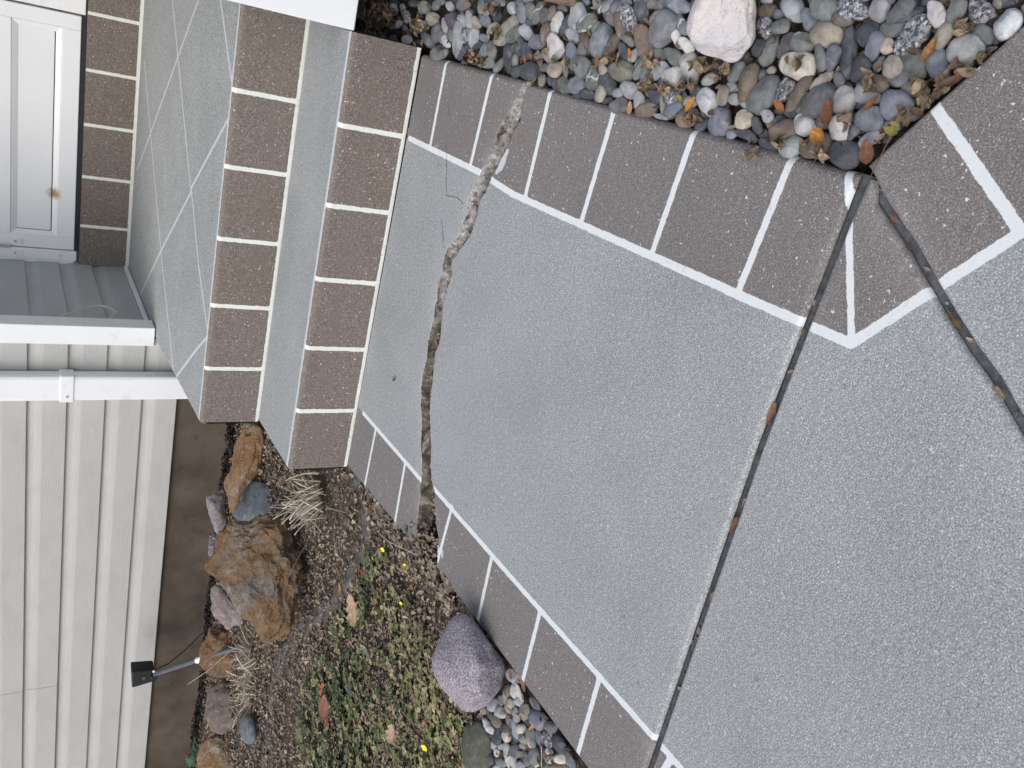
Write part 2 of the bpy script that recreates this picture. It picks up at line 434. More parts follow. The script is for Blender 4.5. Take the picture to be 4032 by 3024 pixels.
c5 = lambda pts: [z8(x, y, 1700, 300, 1.359) for x, y in pts]
c6 = lambda pts: [z8(x, y, 1560, 950, 1.4633) for x, y in pts]
c7 = lambda pts: [z8(x, y, 1560, 1550, 1.36) for x, y in pts]
CA = c5([(496,22),(470,60),(455,110),(425,150),(415,190),(380,240),(345,320),(330,375),(290,440),(265,510),(245,555),(215,610),(190,680),(180,730),(175,770),(150,840),(110,890),(75,935)]) \
   + c6([(277,90),(258,180),(240,270),(232,330),(218,380),(215,450),(195,525),(180,600),(172,680),(150,770),(142,840),(143,900)]) \
   + c7([(131,60),(135,120),(135,190),(130,240),(133,320),(138,380),(135,450),(127,500),(128,560),(115,640),(112,740),(108,800),(104,836)])
CB = c5([(545,45),(505,75),(495,120),(482,170),(475,220),(455,280),(432,320),(410,370),(382,420),(345,490),(326,530),(300,590),(268,650),(252,700),(236,760),(212,840),(185,880),(150,930)]) \
   + c6([(350,70),(318,120),(322,190),(292,270),(278,330),(270,380),(262,440),(255,520),(245,600),(224,640),(218,700),(212,770),(205,830),(192,900)]) \
   + c7([(184,20),(180,100),(182,200),(185,300),(182,380),(190,470),(205,520),(207,600),(210,690),(225,760),(243,830)])
CAw = np.array([onz(*p)[:2] for p in CA]); CBw = np.array([onz(*p)[:2] for p in CB])
CAw[0, 0] = max(CAw[0, 0], 0.728); CBw[0, 0] = max(CBw[0, 0], 0.728)
order = lambda C: C[np.argsort(C[:, 0])]
CAl, CBl = order(CAw), order(CBw)                                  # left to right
CAl[0] = (min(CAl[0, 0], -0.478), CAl[0, 1]); CBl[0] = (min(CBl[0, 0], -0.46), CBl[0, 1])
u_ab = params(1.2, 0.0033)
slab("walkway", [OL[0] + np.array([0, 0.018]), np.array([0.722, -0.016])], CAl, u_ab, (0.004, 0.0015, 0.014, 0.016),
     "grey walkway slab with brown tile border between the bottom step and the jagged crack", "walkway", rough_end=True, wear=(0, 0.35), jag=(0, 0.0062), step=0.005)
J1 = [(x, -1.4475 - 0.0 + (0.0 if x > 0.35 else (0.35 - x) * -0.042)) for x in np.linspace(-0.62, 0.738, 12)]
J1a = np.array([(-0.424, -1.4765 + 0.0085)] + [(x, (-1.447 if x > 0.35 else -1.447 - (0.35 - x) * 0.043) + 0.0085) for x in np.linspace(-0.38, 0.738, 12)])
slab("walkway", CBl, J1a, u_ab, (0.002, 0.008, 0.014, 0.016),
     "large grey walkway slab with brown tile borders between the crack and the first expansion joint", "walkway", rough_end=False, wear=(0.1, 0.28), jag=(0.0055, 0), right=[CBl[-1], OR[2], OR[3], J1a[-1]], step=0.005)
J1b = J1a - np.array([0, 0.0125]); J1b[-1] = (0.7345, -1.4535)
J2 = np.array([onz(*p)[:2] for p in [(3420,711),(3457,783),(3584,970),(3685,1148),(3744,1248),(3821,1371),(3913,1494),(3995,1640),(4032,1700)]])
dj = J2[-1] - J2[-2]; J2 = np.vstack([J2, J2[-1] + dj * 40])
nrm = np.array([dj[1], -dj[0]]) / np.linalg.norm(dj)               # away from slab C
nrm = nrm if nrm[0] > 0 else -nrm
# wedge between the two joints: rays from the outer corner
J2c = J2 - nrm * 0.0065; J2c[0] = (0.7345, -1.4665)
J2d = J2 + nrm * 0.0065; J2d[0] = (0.7475, -1.452)
J1r = np.vstack([J1b[::-1], [(-0.9, J1b[0, 1] - 0.02)]])
u_c = np.unique(np.r_[np.linspace(0, 1, 300) ** 1.0, 0.001, 0.003, 0.006, 0.01, 0.015])
slab("walkway", J1r, J2c, u_c, (0.010, 0.010, 0.0, 0.0),
     "wedge shaped grey walkway slab between the two dark expansion joints", "walkway", wear=(0.12, 0.25), step=0.006)
slab("walkway", J2d, [OR2[0] + np.array([0.004, -0.008])] + OR2[1:], u_c, (0.008, 0.010, 0.0, 0.0),
     "walkway slab beyond the slanting expansion joint where the brown border turns along the pebbles", "walkway", wear=(0.25, 0), step=0.006)

def ribbon(name, pts, width, z, mat, parent=None, rag=0.0):
    pts = resample(np.asarray(pts), max(12, int(np.sum(np.linalg.norm(np.diff(np.asarray(pts), axis=0), axis=1)) / 0.006)))
    v, f = [], []
    for i, p in enumerate(pts):
        t = pts[min(i+1, len(pts)-1)] - pts[max(i-1, 0)]; t = t / np.linalg.norm(t); n = np.array([-t[1], t[0]])
        w = width if not callable(width) else width(i / (len(pts) - 1))
        for s in (-1, 1):
            q = p + n * s * (w / 2 + rag * noise.noise(Vector((p[0]*60, p[1]*60, s * 7.0))))
            v.append((q[0], q[1], z + 0.0012 * noise.noise(Vector((p[0]*80, p[1]*80, s)))))
        if i: f.append((2*i-2, 2*i-1, 2*i+1, 2*i))
    return mesh_obj(name, v, f, mat, parent, smooth=True)
J1mid = J1a - np.array([0, 0.008]); J1mid = np.vstack([[(-0.9, J1mid[0, 1] - 0.02)], J1mid])
tag(ribbon("expansion_joint", J1mid, 0.03, -0.012, M_JOINT), "dark filler strip in the straight joint crossing the whole walkway", "joint", kind='structure')
tag(ribbon("expansion_joint", J2, 0.03, -0.012, M_JOINT), "dark filler strip in the slanting joint that runs off the near corner of the walkway", "joint", kind='structure')
M_HAIR = simple("hairline_crack_grey", (0.15,0.155,0.155), 0.95, 0.2, 60)
hc = tag(empty("hairline_crack", (0.3, -0.2, 0)), "thin hairline crack wandering across the slab next to the bottom step", "crack", kind='structure')
for pts in ([(1763,400),(1768,440),(1766,455)], [(1756,570),(1760,620),(1758,700),(1759,775)], [(1740,870),(1745,930),(1748,975)], [(1759,771),(1785,776),(1800,776),(1812,790),(1820,802),(1826,801)]):
    ribbon("crack_line", [onz(*p)[:2] for p in pts], 0.0016, 0.0013, M_HAIR, hc, rag=0.0006)

# ------------------------------------------------------------------ front steps
STEPS = tag(empty("front_steps", (0, D1, 0)), "two coated concrete steps with brown tiled risers leading up to the white door", "steps")
def step_block(name, y_front, y_back, z_bot, z_top, xl, xr, joints, plines=(), step=0.0045):
    """tread plus rounded nose plus riser as one sheet with closed left and right ends; xl, xr may depend on y"""
    r = 0.014
    xs_n = int((xr(y_front) - xl(y_front)) / step)
    prof = [(y, z_top) for y in np.linspace(y_back, y_front + r, max(6, int((y_back - y_front) / step)))]
    prof += [(y_front + r - r * math.sin(a), z_top - r + r * math.cos(a)) for a in np.linspace(0.15, math.pi / 2, 8)]
    zr = np.linspace(z_top - r, z_bot, int((z_top - z_bot) / step))[1:]
    prof += [(y_front - 0.004 * ((z_top - z) / (z_top - z_bot)), z) for z in zr]
    prof = np.array(prof); nv = len(prof)
    us = np.unique(np.r_[np.linspace(0, 1, xs_n), 0.002, 0.005, 0.009, 0.014])
    V = np.zeros((nv, len(us), 3)); 
    for i, (y, z) in enumerate(prof):
        a, b_ = xl(max(y, y_front)), xr(max(y, y_front))
        x = a + us * (b_ - a)
        V[i, :, 0], V[i, :, 1], V[i, :, 2] = x, y, z
        dl = (x - a); q = np.clip(1 - dl / 0.014, 0, 1); dz = 0.014 * (1 - np.sqrt(1 - q * q))
        onr = 1.0 if z < z_top - r else 0.0
        V[i, :, 2] -= dz * (1 - onr); V[i, :, 1] += dz * onr
    nu = len(us); P = V.reshape(-1, 3)
    idx = np.arange(nv * nu).reshape(nv, nu)
    F = np.stack([idx[:-1, :-1], idx[1:, :-1], idx[1:, 1:], idx[:-1, 1:]], -1).reshape(-1, 4)
    is_riser = (np.repeat(prof[:, 0], nu) < y_front + r * 0.85) & (np.repeat(prof[:, 1], nu) <= z_top + 1)
    arc = np.repeat(np.r_[0, np.cumsum(np.linalg.norm(np.diff(prof, axis=0), axis=1))], nu)
    i_n = np.argmin(np.abs(prof[:, 0] - (y_front + r)) + np.abs(prof[:, 1] - z_top)); s_n = arc[i_n * nu]
    s_end = arc[-1]
    line = np.full(len(P), 1.0)
    line = np.minimum(line, np.abs(arc - (s_end - 0.004)) - 0.0070)                     # line along the foot of the riser
    for (xt, xb) in joints:
        t = np.clip((arc - s_n) / (s_end - s_n), 0, 1); xc = xt + (xb - xt) * t
        dj = np.maximum(np.abs(P[:, 0] - xc) - 0.0065, (s_n - arc - 0.002))
        line = np.minimum(line, dj)
    pale = np.full(len(P), 1.0)
    pale = np.minimum(pale, np.abs(arc - (s_n - 0.003)) - 0.0068)
    tread = arc < s_n
    for (a, b2, h) in plines:
        pale = np.where(tread, np.minimum(pale, seg_dist(P[:, :2], a, b2) - h), pale)
    band = s_n + 0.002 - arc
    band = -(arc - (s_n + 0.0015))
    Vv = [P]; Ff = [F]; mi = [np.zeros(len(F), int)]; n0 = len(P)
    for col in (0, nu - 1):
        top = V[:, col].copy(); bot = top.copy(); bot[:, 2] = z_bot - 0.14
        W = np.stack([top, bot]); ii = n0 + np.arange(2 * nv).reshape(2, nv)
        f = np.stack([ii[0, :-1], ii[0, 1:], ii[1, 1:], ii[1, :-1]], -1)
        Vv.append(W.reshape(-1, 3)); Ff.append(f if col else f[:, ::-1]); mi.append(np.ones(len(f), int)); n0 += 2 * nv
    VV = np.concatenate(Vv); FF = np.concatenate(Ff); pad = len(VV) - len(P)
    o = mesh_obj(name, VV, FF, [M_COAT, M_EDGE], STEPS, smooth=True, midx=np.concatenate(mi))
    rz = np.where(arc > s_n, 1.0, 0.0)
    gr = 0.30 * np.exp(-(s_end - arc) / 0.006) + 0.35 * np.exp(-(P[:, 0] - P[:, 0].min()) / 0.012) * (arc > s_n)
    for nm, arr, fill in (("line_d", line, 1), ("pale_d", pale, 1), ("band_d", band, -1), ("wear", np.where(tread, 0.0, 0.06 * np.exp(-(arc - s_n) / 0.015)), 0), ("grime", gr, 0), ("riser", rz, 1)):
        fattr(o, nm, np.r_[arr, np.full(pad, fill)])
    return o
jl = list(zip([0.50320181-0.214*0, 0.2888959, 0.07743995, -0.13295814, -0.33970379], [0.503, 0.2889, 0.0774, -0.1330, -0.3397]))
step_block("bottom_step", -0.006, D1 + 0.03, 0.001, H1, lambda y: -0.5475 - 0.05 * y, lambda y: 0.734, jl)
pj = [(x, x) for x in (0.5024, 0.2843, 0.0650, -0.1510, -0.3680)]
PL = [((0.7,0.965),(-0.131,2.114)),((0.666,1.469),(0.492,1.273)),((0.492,1.273),(0.092,0.821)),((0.722,0.63),(0.526,0.39)),((0.412,0.391),(0.103,0.826)),((0.092,0.821),(-0.278,1.321)),
      ((-0.278,1.321),(-0.639,1.783)),((0.37,2.105),(0.106,1.787)),((0.106,1.787),(-0.092,1.547)),((-0.092,1.547),(-0.274,1.323)),((-0.283,1.319),(-0.611,0.858)),((0.095,0.812),(-0.097,0.598)),
      ((-0.097,0.598),(-0.239,0.387)),((-0.263,0.376),(-0.374,0.522)),((-0.374,0.522),(-0.607,0.808))]
PL = [(np.array(a), np.array(b), 0.0062) for a, b in PL]
# the strip foot of the porch riser rests on the tread, its lower edge 3 mm into the slab behind
step_block("porch_slab", D1, D2 + 0.02, H1 - 0.0, H2, lambda y: -0.571 - 0.096 * (min(y, 1.25) - D1) , lambda y: 0.737, pj, PL, 0.005)

def sill_riser():
    v, nx, nz = [], 330, 50
    xs = np.linspace(-0.690, 0.78, nx); zs = np.linspace(H2 - 0.005, H3, nz)
    X, Zz = np.meshgrid(xs, zs); P = np.stack([X, np.full_like(X, D2 + 0.0), Zz], -1).reshape(-1, 3)
    # the top edge folds back to carry the door
    back = np.stack([xs, np.full(nx, D2 + 0.12), np.full(nx, H3)], -1)
    leftb = np.stack([np.full(nz, xs[0]), np.full(nz, D2 + 0.12), zs], -1)
    idx = np.arange(nx * nz).reshape(nz, nx)
    F = np.stack([idx[:-1, :-1], idx[:-1, 1:], idx[1:, 1:], idx[1:, :-1]], -1).reshape(-1, 4)
    n0 = nx * nz
    tb = n0 + np.arange(nx); F2 = np.stack([idx[-1, :-1], idx[-1, 1:], tb[1:], tb[:-1]], -1)
    lb = n0 + nx + np.arange(nz); F3 = np.stack([idx[:-1, 0], idx[1:, 0], lb[1:], lb[:-1]], -1)
    V = np.concatenate([P, back, leftb])
    o = mesh_obj("door_sill_riser", V, np.concatenate([F, F2, F3]), [M_COAT], STEPS)
    line = np.abs(V[:, 2] - (H2 + 0.006)) - 0.0085
    for x in (0.5131, 0.2718, 0.0294, -0.2134, -0.4528): line = np.minimum(line, np.abs(V[:, 0] - x) - 0.0072)
    line = np.minimum(line, V[:, 0] + 0.683)
    line[n0:] = np.where(np.arange(len(V) - n0) < nx, 1, -1)
    for nm, arr in (("line_d", line), ("pale_d", np.full(len(V), 1.0)), ("band_d", np.full(len(V), -1.0)), ("wear", np.zeros(len(V))), ("grime", np.zeros(len(V))), ("riser", np.ones(len(V)))):
        fattr(o, nm, arr)
sill_riser()

# ------------------------------------------------------------------ house
HOUSE = tag(empty("house", (-1.5, WALL_Y, 0)), "house with greige lapped vinyl siding, white trim and a recessed white entrance door", "house")
Z0, EXP = 0.274, 0.1432
def siding_profile(z_from, n):
    pr = []
    for k in range(n):
        b = z_from + k * EXP
        pr += [(b, 0.001), (b + 0.0008, 0.0105), (b + 0.003, 0.0115), (b + 0.30 * EXP, 0.0110), (b + 0.60 * EXP, 0.0105), (b + 0.64 * EXP, 0.0098), (b + 0.72 * EXP, 0.0075), (b + 0.82 * EXP, 0.0040), (b + 0.93 * EXP, 0.0015), (b + 0.995 * EXP, 0.001)]
    return pr
def siding_wall(name, a, b, z_from, n, out, mat, seglen=0.25):
    a, b, out = np.array(a), np.array(b), np.array(out)
    pr = siding_profile(z_from, n); m_ = max(2, int(np.linalg.norm(b - a) / seglen)); v, f = [], []
    for i in range(m_ + 1):
        p = a + (b - a) * i / m_
        for (z, o) in pr:
            w = 0.0012 * noise.noise(Vector((p[0] * 2.3 + p[1], z * 5, 1.0)))
            v.append((p[0] + out[0] * (o + w), p[1] + out[1] * (o + w), z + 0.0012 * noise.noise(Vector((p[0] * 1.1, 4.0, int((z - z_from) / EXP) * 3.0)))))
    k = len(pr)
    for i in range(m_):
        for j in range(k - 1): f.append((i*k+j, (i+1)*k+j, (i+1)*k+j+1, i*k+j+1))
    return mesh_obj(name, v, f, mat, HOUSE)
siding_wall("siding", (-7.0, WALL_Y + 0.01), (-0.66, WALL_Y + 0.01), Z0, 19, (0, -1), M_SIDING)
SX = float(ony(232, 2699, WALL_Y - 0.004)[0])
siding_wall("siding_overlap", (-7.0, WALL_Y + 0.0085), (SX, WALL_Y + 0.0085), Z0 + 3 * EXP + 0.0005, 2, (0, -1), M_SIDING)
siding_wall("alcove_siding", (-0.660, WALL_Y + 0.06), (-0.660, D2 + 0.02), Z0 + EXP - 0.012, 18, (1, 0), M_SIDING_SHADE, 0.2)
b = MB(); b.box((-7.0, WALL_Y + 0.016, -0.3), (-0.60, WALL_Y + 0.2, Z0 + 0.01)); b.build("foundation_wall", M_FOUND, HOUSE)
b = MB(); b.box((-7.0, WALL_Y + 0.022, Z0 + 0.01), (-0.665, WALL_Y + 0.15, 3.0)); b.box((-0.83, WALL_Y + 0.15, 0.3), (-0.665, D2 + 0.3, 3.0)); b.build("wall_core", M_SIDING_SHADE, HOUSE)
b = MB(); b.box((-0.684, WALL_Y - 0.012, 0.386), (-0.606, WALL_Y + 0.085, 3.0)); b.box((-0.690, WALL_Y - 0.006, 0.383), (-0.684, WALL_Y + 0.05, 3.0))
b.build("corner_post", M_WHITE, HOUSE, bevel=0.003)
b = MB(); b.box((-0.664, WALL_Y + 0.086, H2 + 0.003), (-0.640, D2 - 0.003, H2 + 0.022)); b.build("base_trim", M_WHITE, HOUSE, bevel=0.002)
dsp = MB(); dsp.box((-0.912, 1.225, 0.12), (-0.802, WALL_Y - 0.008, 3.0)); dob = dsp.build("downspout", M_WHITE, HOUSE, bevel=0.012)
s = MB(); s.box((-0.9155, 1.2215, 0.684), (-0.7985, WALL_Y - 0.004, 0.735)); s.build("strap", M_WHITE, dob, bevel=0.004)
s = MB(); s.tube([(-0.889, 1.2225, 0.709), (-0.889, 1.2185, 0.709)], 0.005, 10); s.build("screw", M_STEEL, dob)
# door
b = MB(); b.box((-0.583, D2 + 0.012, 0.627), (-0.5225, D2 + 0.05, 2.7)); b.box((0.43, D2 + 0.012, 0.627), (0.4905, D2 + 0.05, 2.7))
b.box((-0.5225, D2 + 0.012, 0.627), (0.43, D2 + 0.05, 0.7)); b.box((-0.5225, D2 + 0.012, 0.892), (0.43, D2 + 0.05, 1.05))
DOOR = b.build("door", M_DOOR, HOUSE, bevel=0.003)
b = MB(); b.box((-0.4965, D2 + 0.026, 0.7275), (0.4125, D2 + 0.032, 0.871)); b.build("kick_panel", M_DOOR, DOOR, bevel=0.002)
b = MB()
def bead(x0, x1, zz0, zz1, w):
    yo, yi = D2 + 0.0135, D2 + 0.0245
    o_ = [(x0, yo, zz0), (x1, yo, zz0), (x1, yo, zz1), (x0, yo, zz1)]; i_ = [(x0+w, yi, zz0+w), (x1-w, yi, zz0+w), (x1-w, yi, zz1-w), (x0+w, yi, zz1-w)]
    b.add(o_ + i_, [(0,1,5,4),(1,2,6,5),(2,3,7,6),(3,0,4,7)])
bead(-0.522, 0.4295, 0.7005, 0.8915, 0.0235)
b.build("panel_moulding", M_DOOR, DOOR)
b = MB(); b.box((-0.5225, D2 + 0.033, 0.7), (0.43, D2 + 0.045, 0.892)); b.build("panel_back", M_BLACK, DOOR)
b = MB(); b.box((-0.588, D2 + 0.016, 0.606), (0.4935, D2 + 0.045, 0.626)); b.build("door_sweep", M_BLACK, DOOR)
b = MB(); b.box((-0.5225, D2 + 0.02, 1.05), (0.43, D2 + 0.04, 2.7)); b.build("storm_glass", simple("dark_storm_glass", (0.05,0.055,0.06), 0.08, 0.1, 4, spec=0.6), DOOR)
b = MB(); b.box((-0.637, D2 + 0.004, 0.617), (-0.587, D2 + 0.06, 2.75)); b.box((-0.668, D2 + 0.012, 0.626), (-0.637, D2 + 0.06, 2.75))
b.box((0.500, D2 + 0.004, 0.612), (0.565, D2 + 0.06, 2.75)); b.box((-0.587, D2 + 0.02, 2.7), (0.5, D2 + 0.06, 2.75))
b.build("door_frame", M_WHITE, HOUSE, bevel=0.003)
hg = MB()
for x in (-0.556, -0.611):
    ring = [(x + 0.0125 * math.cos(a), 0.8585 + 0.0125 * math.sin(a)) for a in np.linspace(math.pi, 2 * math.pi, 10)] + [(x + 0.0125, 1.02), (x - 0.0125, 1.02)]
    n = len(ring); yo = D2 + (0.0045 if x > -0.58 else -0.002)
    hg.add([(px, yo, pz) for px, pz in ring] + [(px, yo + 0.007, pz) for px, pz in ring], [tuple(range(n))] + [(i, (i+1) % n, n + (i+1) % n, n + i) for i in range(n)])
HINGE = hg.build("hinge", M_DOOR, DOOR)
s = MB(); s.tube([(-0.5835, D2 + 0.0, 0.893), (-0.5835, D2 + 0.0, 1.03)], 0.0065, 10); s.build("hinge_pin", M_STEEL, HINGE)
for x in (-0.556, -0.611):
    s = MB(); s.tube([(x, D2 - 0.006, 0.8745), (x, D2 + 0.004, 0.8745)], 0.0045, 10); s.build("screw", M_STEEL, HINGE)
s = MB(); s.tube([(-0.613, D2 + 0.001, 0.683), (-0.613, D2 + 0.004, 0.683)], 0.004, 8); s.build("screw", M_STEEL, HOUSE)
# wall beside the door, garage corner on the right, unseen house roof, open above the porch
b = MB(); b.box((0.565, D2 + 0.02, 0.60), (0.76, D2 + 0.2, 3.0)); b.box((-0.83, D2 + 0.07, 2.75), (0.76, D2 + 0.2, 3.0)); b.build("entrance_wall", M_SIDING, HOUSE)
b = MB(); b.box((-7.2, 1.02, 3.0), (-0.70, D2 + 0.6, 3.1)); b.box((-0.699, D2 + 0.02, 3.0), (0.74, D2 + 0.6, 3.1)); b.build("house_roof", M_WHITE, HOUSE)
GAR = tag(empty("garage_wall", (2.5, 0, 0)), "garage wall with a bright white corner trim standing above the dark pebble bed right of the steps", "wall")
b = MB(); b.box((0.737, -0.012, 0.188), (0.92, 0.08, 3.1)); b.build("corner_trim", M_WHITE, GAR, bevel=0.004)
b = MB(); b.box((0.921, 0.0, 0.188), (5.0, 0.1, 3.1)); b.box((0.744, 0.081, 0.361), (0.86, D2 + 0.1, 3.1)); b.build("siding_board", M_SIDING, GAR)
b = MB(); b.box((0.765, 0.70, -0.3), (5.0, 0.9, 0.299)); b.build("foundation_wall", M_FOUND, GAR)
b = MB(); b.box((0.765, 0.081, 0.30), (5.0, 0.9, 0.36)); b.build("floor_edge", M_SIDING, GAR)
# loose white cable on the alcove siding
b = MB(); pts = [onx(*z8(x, y, 0, 756), -0.607) for x, y in [(520,1072),(545,1062),(620,1040),(700,1012),(800,985),(850,981),(900,985),(960,1005),(990,1025),(1000,1042),(990,1062),(970,1076),(955,1085)]]
b.tube([tuple(p) for p in resample(np.array(pts), 60)], 0.0028, 8)
tag(b.build("loose_cable", simple("white_cable_sheath", (0.62,0.60,0.55), 0.5), smooth=True), "thin white cable looping out from behind the corner post over shaded siding", "cable")

# ------------------------------------------------------------------ ground
def soil_mat():
    mt, nt, b = new_mat("dark_garden_soil", 0.98, 0.1); g = G(nt); p = g.pos()
    vc = g.n("ShaderNodeSeparateColor"); g.set(vc.inputs[0], g.voro(p, 130, out="Color"))
    crumbs = g.ramp(vc.outputs[0], [(0.0, (0.035,0.028,0.023)), (0.35, (0.12,0.095,0.073)), (0.7, (0.20,0.16,0.122)), (1.0, (0.32,0.265,0.20))])
    c = g.mix(g.mr(g.noise(p, 14, 9, 0.72), 0.35, 0.6), g.ramp(g.noise(p, 40, 8, 0.75), [(0.3, (0.03,0.026,0.023)), (0.5, (0.095,0.08,0.066)), (0.72, (0.19,0.16,0.13))]), crumbs)
    nt.links.new(c, b.inputs["Base Color"])
    nt.links.new(g.bump(g.noise(p, 60, 8, 0.7), 1.0, 0.02), b.inputs["Normal"]); return mt
M_SOIL = soil_mat()
def ground_z(x, y):
    if x > 0.6: base = -0.055 - 0.03 * max(0, min(1, (y + 0.3) / 0.3))
    else:
        t = max(0.0, min(1.0, (y + 0.35 - 0.2 * (x + 0.5)) / 1.3)); base = -0.035 + 0.105 * t
    if x < -0.62 and y > 1.02: base -= 0.035 * min(1.0, (y - 1.02) / 0.10)      # trench added along the foundation to make a shaded strip
    return base + 0.012 * noise.noise(Vector((x * 3.1, y * 3.1, 0.3))) + 0.006 * noise.noise(Vector((x * 11, y * 11, 2.3)))
def ground():
    xs = np.unique(np.r_[np.linspace(-40, -3.6, 12), np.linspace(-3.6, 2.0, 180), np.linspace(2.0, 40, 12)])
    ys = np.unique(np.r_[np.linspace(-40, -2.6, 12), np.linspace(-2.6, 1.6, 190), np.linspace(1.6, 30, 8)])
    V = [(x, y, ground_z(x, y) - (0.14 if (-0.43 < x < 0.70 and y > -2.2) else 0.0)) for y in ys for x in xs]
    nx = len(xs); F = [(j*nx+i, j*nx+i+1, (j+1)*nx+i+1, (j+1)*nx+i) for j in range(len(ys)-1) for i in range(nx-1)]
    tag(mesh_obj("ground", V, F, M_SOIL, smooth=True), "dark bare soil under the leaf litter and pebbles", "ground", kind='structure')
ground()
# ------------------------------------------------------------------ stones
def stone_mat(name, kind):
    mt, nt, b = new_mat(name, 0.7, 0.3); g = G(nt); p = g.obj()
    oi = g.n("ShaderNodeObjectInfo"); base = oi.outputs["Color"]
    off = g.n("ShaderNodeVectorMath", operation='MULTIPLY_ADD')
    cx = g.n("ShaderNodeCombineXYZ"); g.set(cx.inputs[0], oi.outputs["Random"]); g.set(cx.inputs[1], oi.outputs["Random"])
    g.set(off.inputs[0], cx.outputs[0]); off.inputs[1].default_value = (37, 91, 0); g.set(off.inputs[2], p); p = off.outputs[0]
    cl = g.noise(p, 38, 6, 0.68, dist=0.5); fine = g.noise(p, 320, 3, 0.7)
    c = g.mix(g.mr(cl, 0.34, 0.66), g.mix(1.0, base, (0.60,0.60,0.62), 'MULTIPLY'), g.mix(1.0, base, (1.32,1.29,1.24), 'MULTIPLY'))
    c = g.mix(g.mr(g.noise(p, 22, 4, 0.6, dist=1.5), 0.55, 0.68, 0, 0.55), c, g.mix(1.0, g.mix(0.5, c, (0.34,0.34,0.33)), (1.15,1.12,1.08), 'MULTIPLY'))
    c = g.mix(g.mr(g.noise(p, 95, 5, 0.75), 0.60, 0.66, 0, 0.45), c, g.mix(1.0, c, (0.42,0.41,0.40), 'MULTIPLY'))
    c = g.mix(g.mr(fine, 0.35, 0.7, 0, 0.35), c, g.mix(1.0, c, (0.6,0.6,0.6), 'MULTIPLY'))
    bh = g.math('ADD', g.math('MULTIPLY', cl, 0.8), g.math('MULTIPLY', fine, 0.35)); bs = 0.3
    if kind == 'speckled':
        sp = g.noise(p, 190, 4, 0.75)
        c = g.mix(g.mr(sp, 0.47, 0.53), c, (0.055,0.06,0.066)); c = g.mix(g.mr(g.noise(p, 150, 3), 0.58, 0.63, 0, 0.8), c, (0.55,0.56,0.57))
    if kind == 'veined':
        w = g.n("ShaderNodeTexWave", wave_type='BANDS', bands_direction='DIAGONAL'); g.set(w.inputs["Vector"], p)
        w.inputs["Scale"].default_value = 9; w.inputs["Distortion"].default_value = 9; w.inputs["Detail"].default_value = 4; w.inputs["Detail Scale"].default_value = 3
        c = g.mix(g.mr(w.outputs[1], 0.86, 0.97, 0, 0.75), c, (0.56,0.56,0.54))
    if kind == 'blotched':
        c = g.mix(g.mr(g.noise(p, 30, 6, 0.72, dist=1.0), 0.5, 0.62, 0, 0.75), c, (0.20,0.125,0.07))
        c = g.mix(g.mr(g.noise(p, 55, 5, 0.7), 0.6, 0.7, 0, 0.6), c, (0.46,0.42,0.36))
    if kind == 'rusty':
        n1 = g.noise(p, 9, 8, 0.7, dist=0.8)
        c = g.ramp(n1, [(0.30, (0.15,0.09,0.05)), (0.41, (0.30,0.165,0.07)), (0.50, (0.40,0.23,0.10)), (0.58, (0.35,0.27,0.19)), (0.65, (0.58,0.52,0.43)), (0.74, (0.33,0.31,0.29))])
        grey = g.ramp(n1, [(0.35, (0.17,0.145,0.125)), (0.5, (0.32,0.28,0.24)), (0.66, (0.50,0.46,0.41))])
        c = g.mix(g.mr(g.noise(p, 4, 4, 0.6), 0.50, 0.62), c, grey)
        c = g.mix(g.mr(g.noise(p, 48, 7, 0.78), 0.36, 0.50), g.mix(1.0, c, (0.42,0.39,0.37), 'MULTIPLY'), c)
        c = g.mix(g.mr(g.noise(p, 22, 6, 0.75), 0.60, 0.66, 0, 0.8), c, (0.55,0.52,0.48))
        c = g.mix(0.16, c, (0.33,0.29,0.24))
        c = g.mix(1.0, c, base, 'MULTIPLY'); c = g.mix(1.0, c, (3.9,3.9,3.9), 'MULTIPLY')
        bh = g.math('ADD', g.math('MULTIPLY', g.noise(p, 24, 10, 0.78, dist=0.6), 2.4), g.math('MULTIPLY', g.noise(p, 90, 5, 0.7), 0.5)); bs = 1.0
    if kind == 'granite':
        sp = g.noise(p, 240, 4, 0.8)
        c = g.mix(g.mr(g.noise(p, 7, 5, 0.6), 0.35, 0.65), base, g.mix(1.0, base, (1.5,1.45,1.5), 'MULTIPLY'))
        c = g.mix(g.mr(sp, 0.44, 0.6), g.mix(1.0, c, (0.5,0.47,0.5), 'MULTIPLY'), g.mix(1.0, c, (1.5,1.5,1.55), 'MULTIPLY')); bh = g.math('ADD', sp, g.math('MULTIPLY', cl, 0.4)); bs = 0.45
    if kind == 'worn':
        c = g.mix(g.mr(g.noise(p, 6, 6, 0.65, dist=0.8), 0.42, 0.6), g.mix(1.0, base, (0.78,0.80,0.87), 'MULTIPLY'), g.mix(1.0, base, (1.08,1.02,0.97), 'MULTIPLY'))
        c = g.mix(g.mr(g.noise(p, 30, 7, 0.75), 0.52, 0.66, 0, 0.5), c, g.mix(1.0, c, (0.62,0.56,0.50), 'MULTIPLY'))
        c = g.mix(g.mr(g.noise(g.mp(p, (1, 3, 1)), 55, 5, 0.7), 0.60, 0.67, 0, 0.6), c, (0.22,0.20,0.185)); bh = g.math('ADD', g.math('MULTIPLY', g.noise(p, 12, 5), 3.0), g.math('MULTIPLY', g.noise(p, 60, 6, 0.7), 1.2)); bs = 0.9
    if kind == 'mossy':
        c = g.mix(g.mr(g.noise(p, 20, 8, 0.75), 0.42, 0.6, 0, 0.8), c, (0.06,0.068,0.03)); bs = 0.8
    nt.links.new(c, b.inputs["Base Color"])
    nt.links.new(g.mr(cl, 0.3, 0.7, 0.5, 0.8), b.inputs["Roughness"])
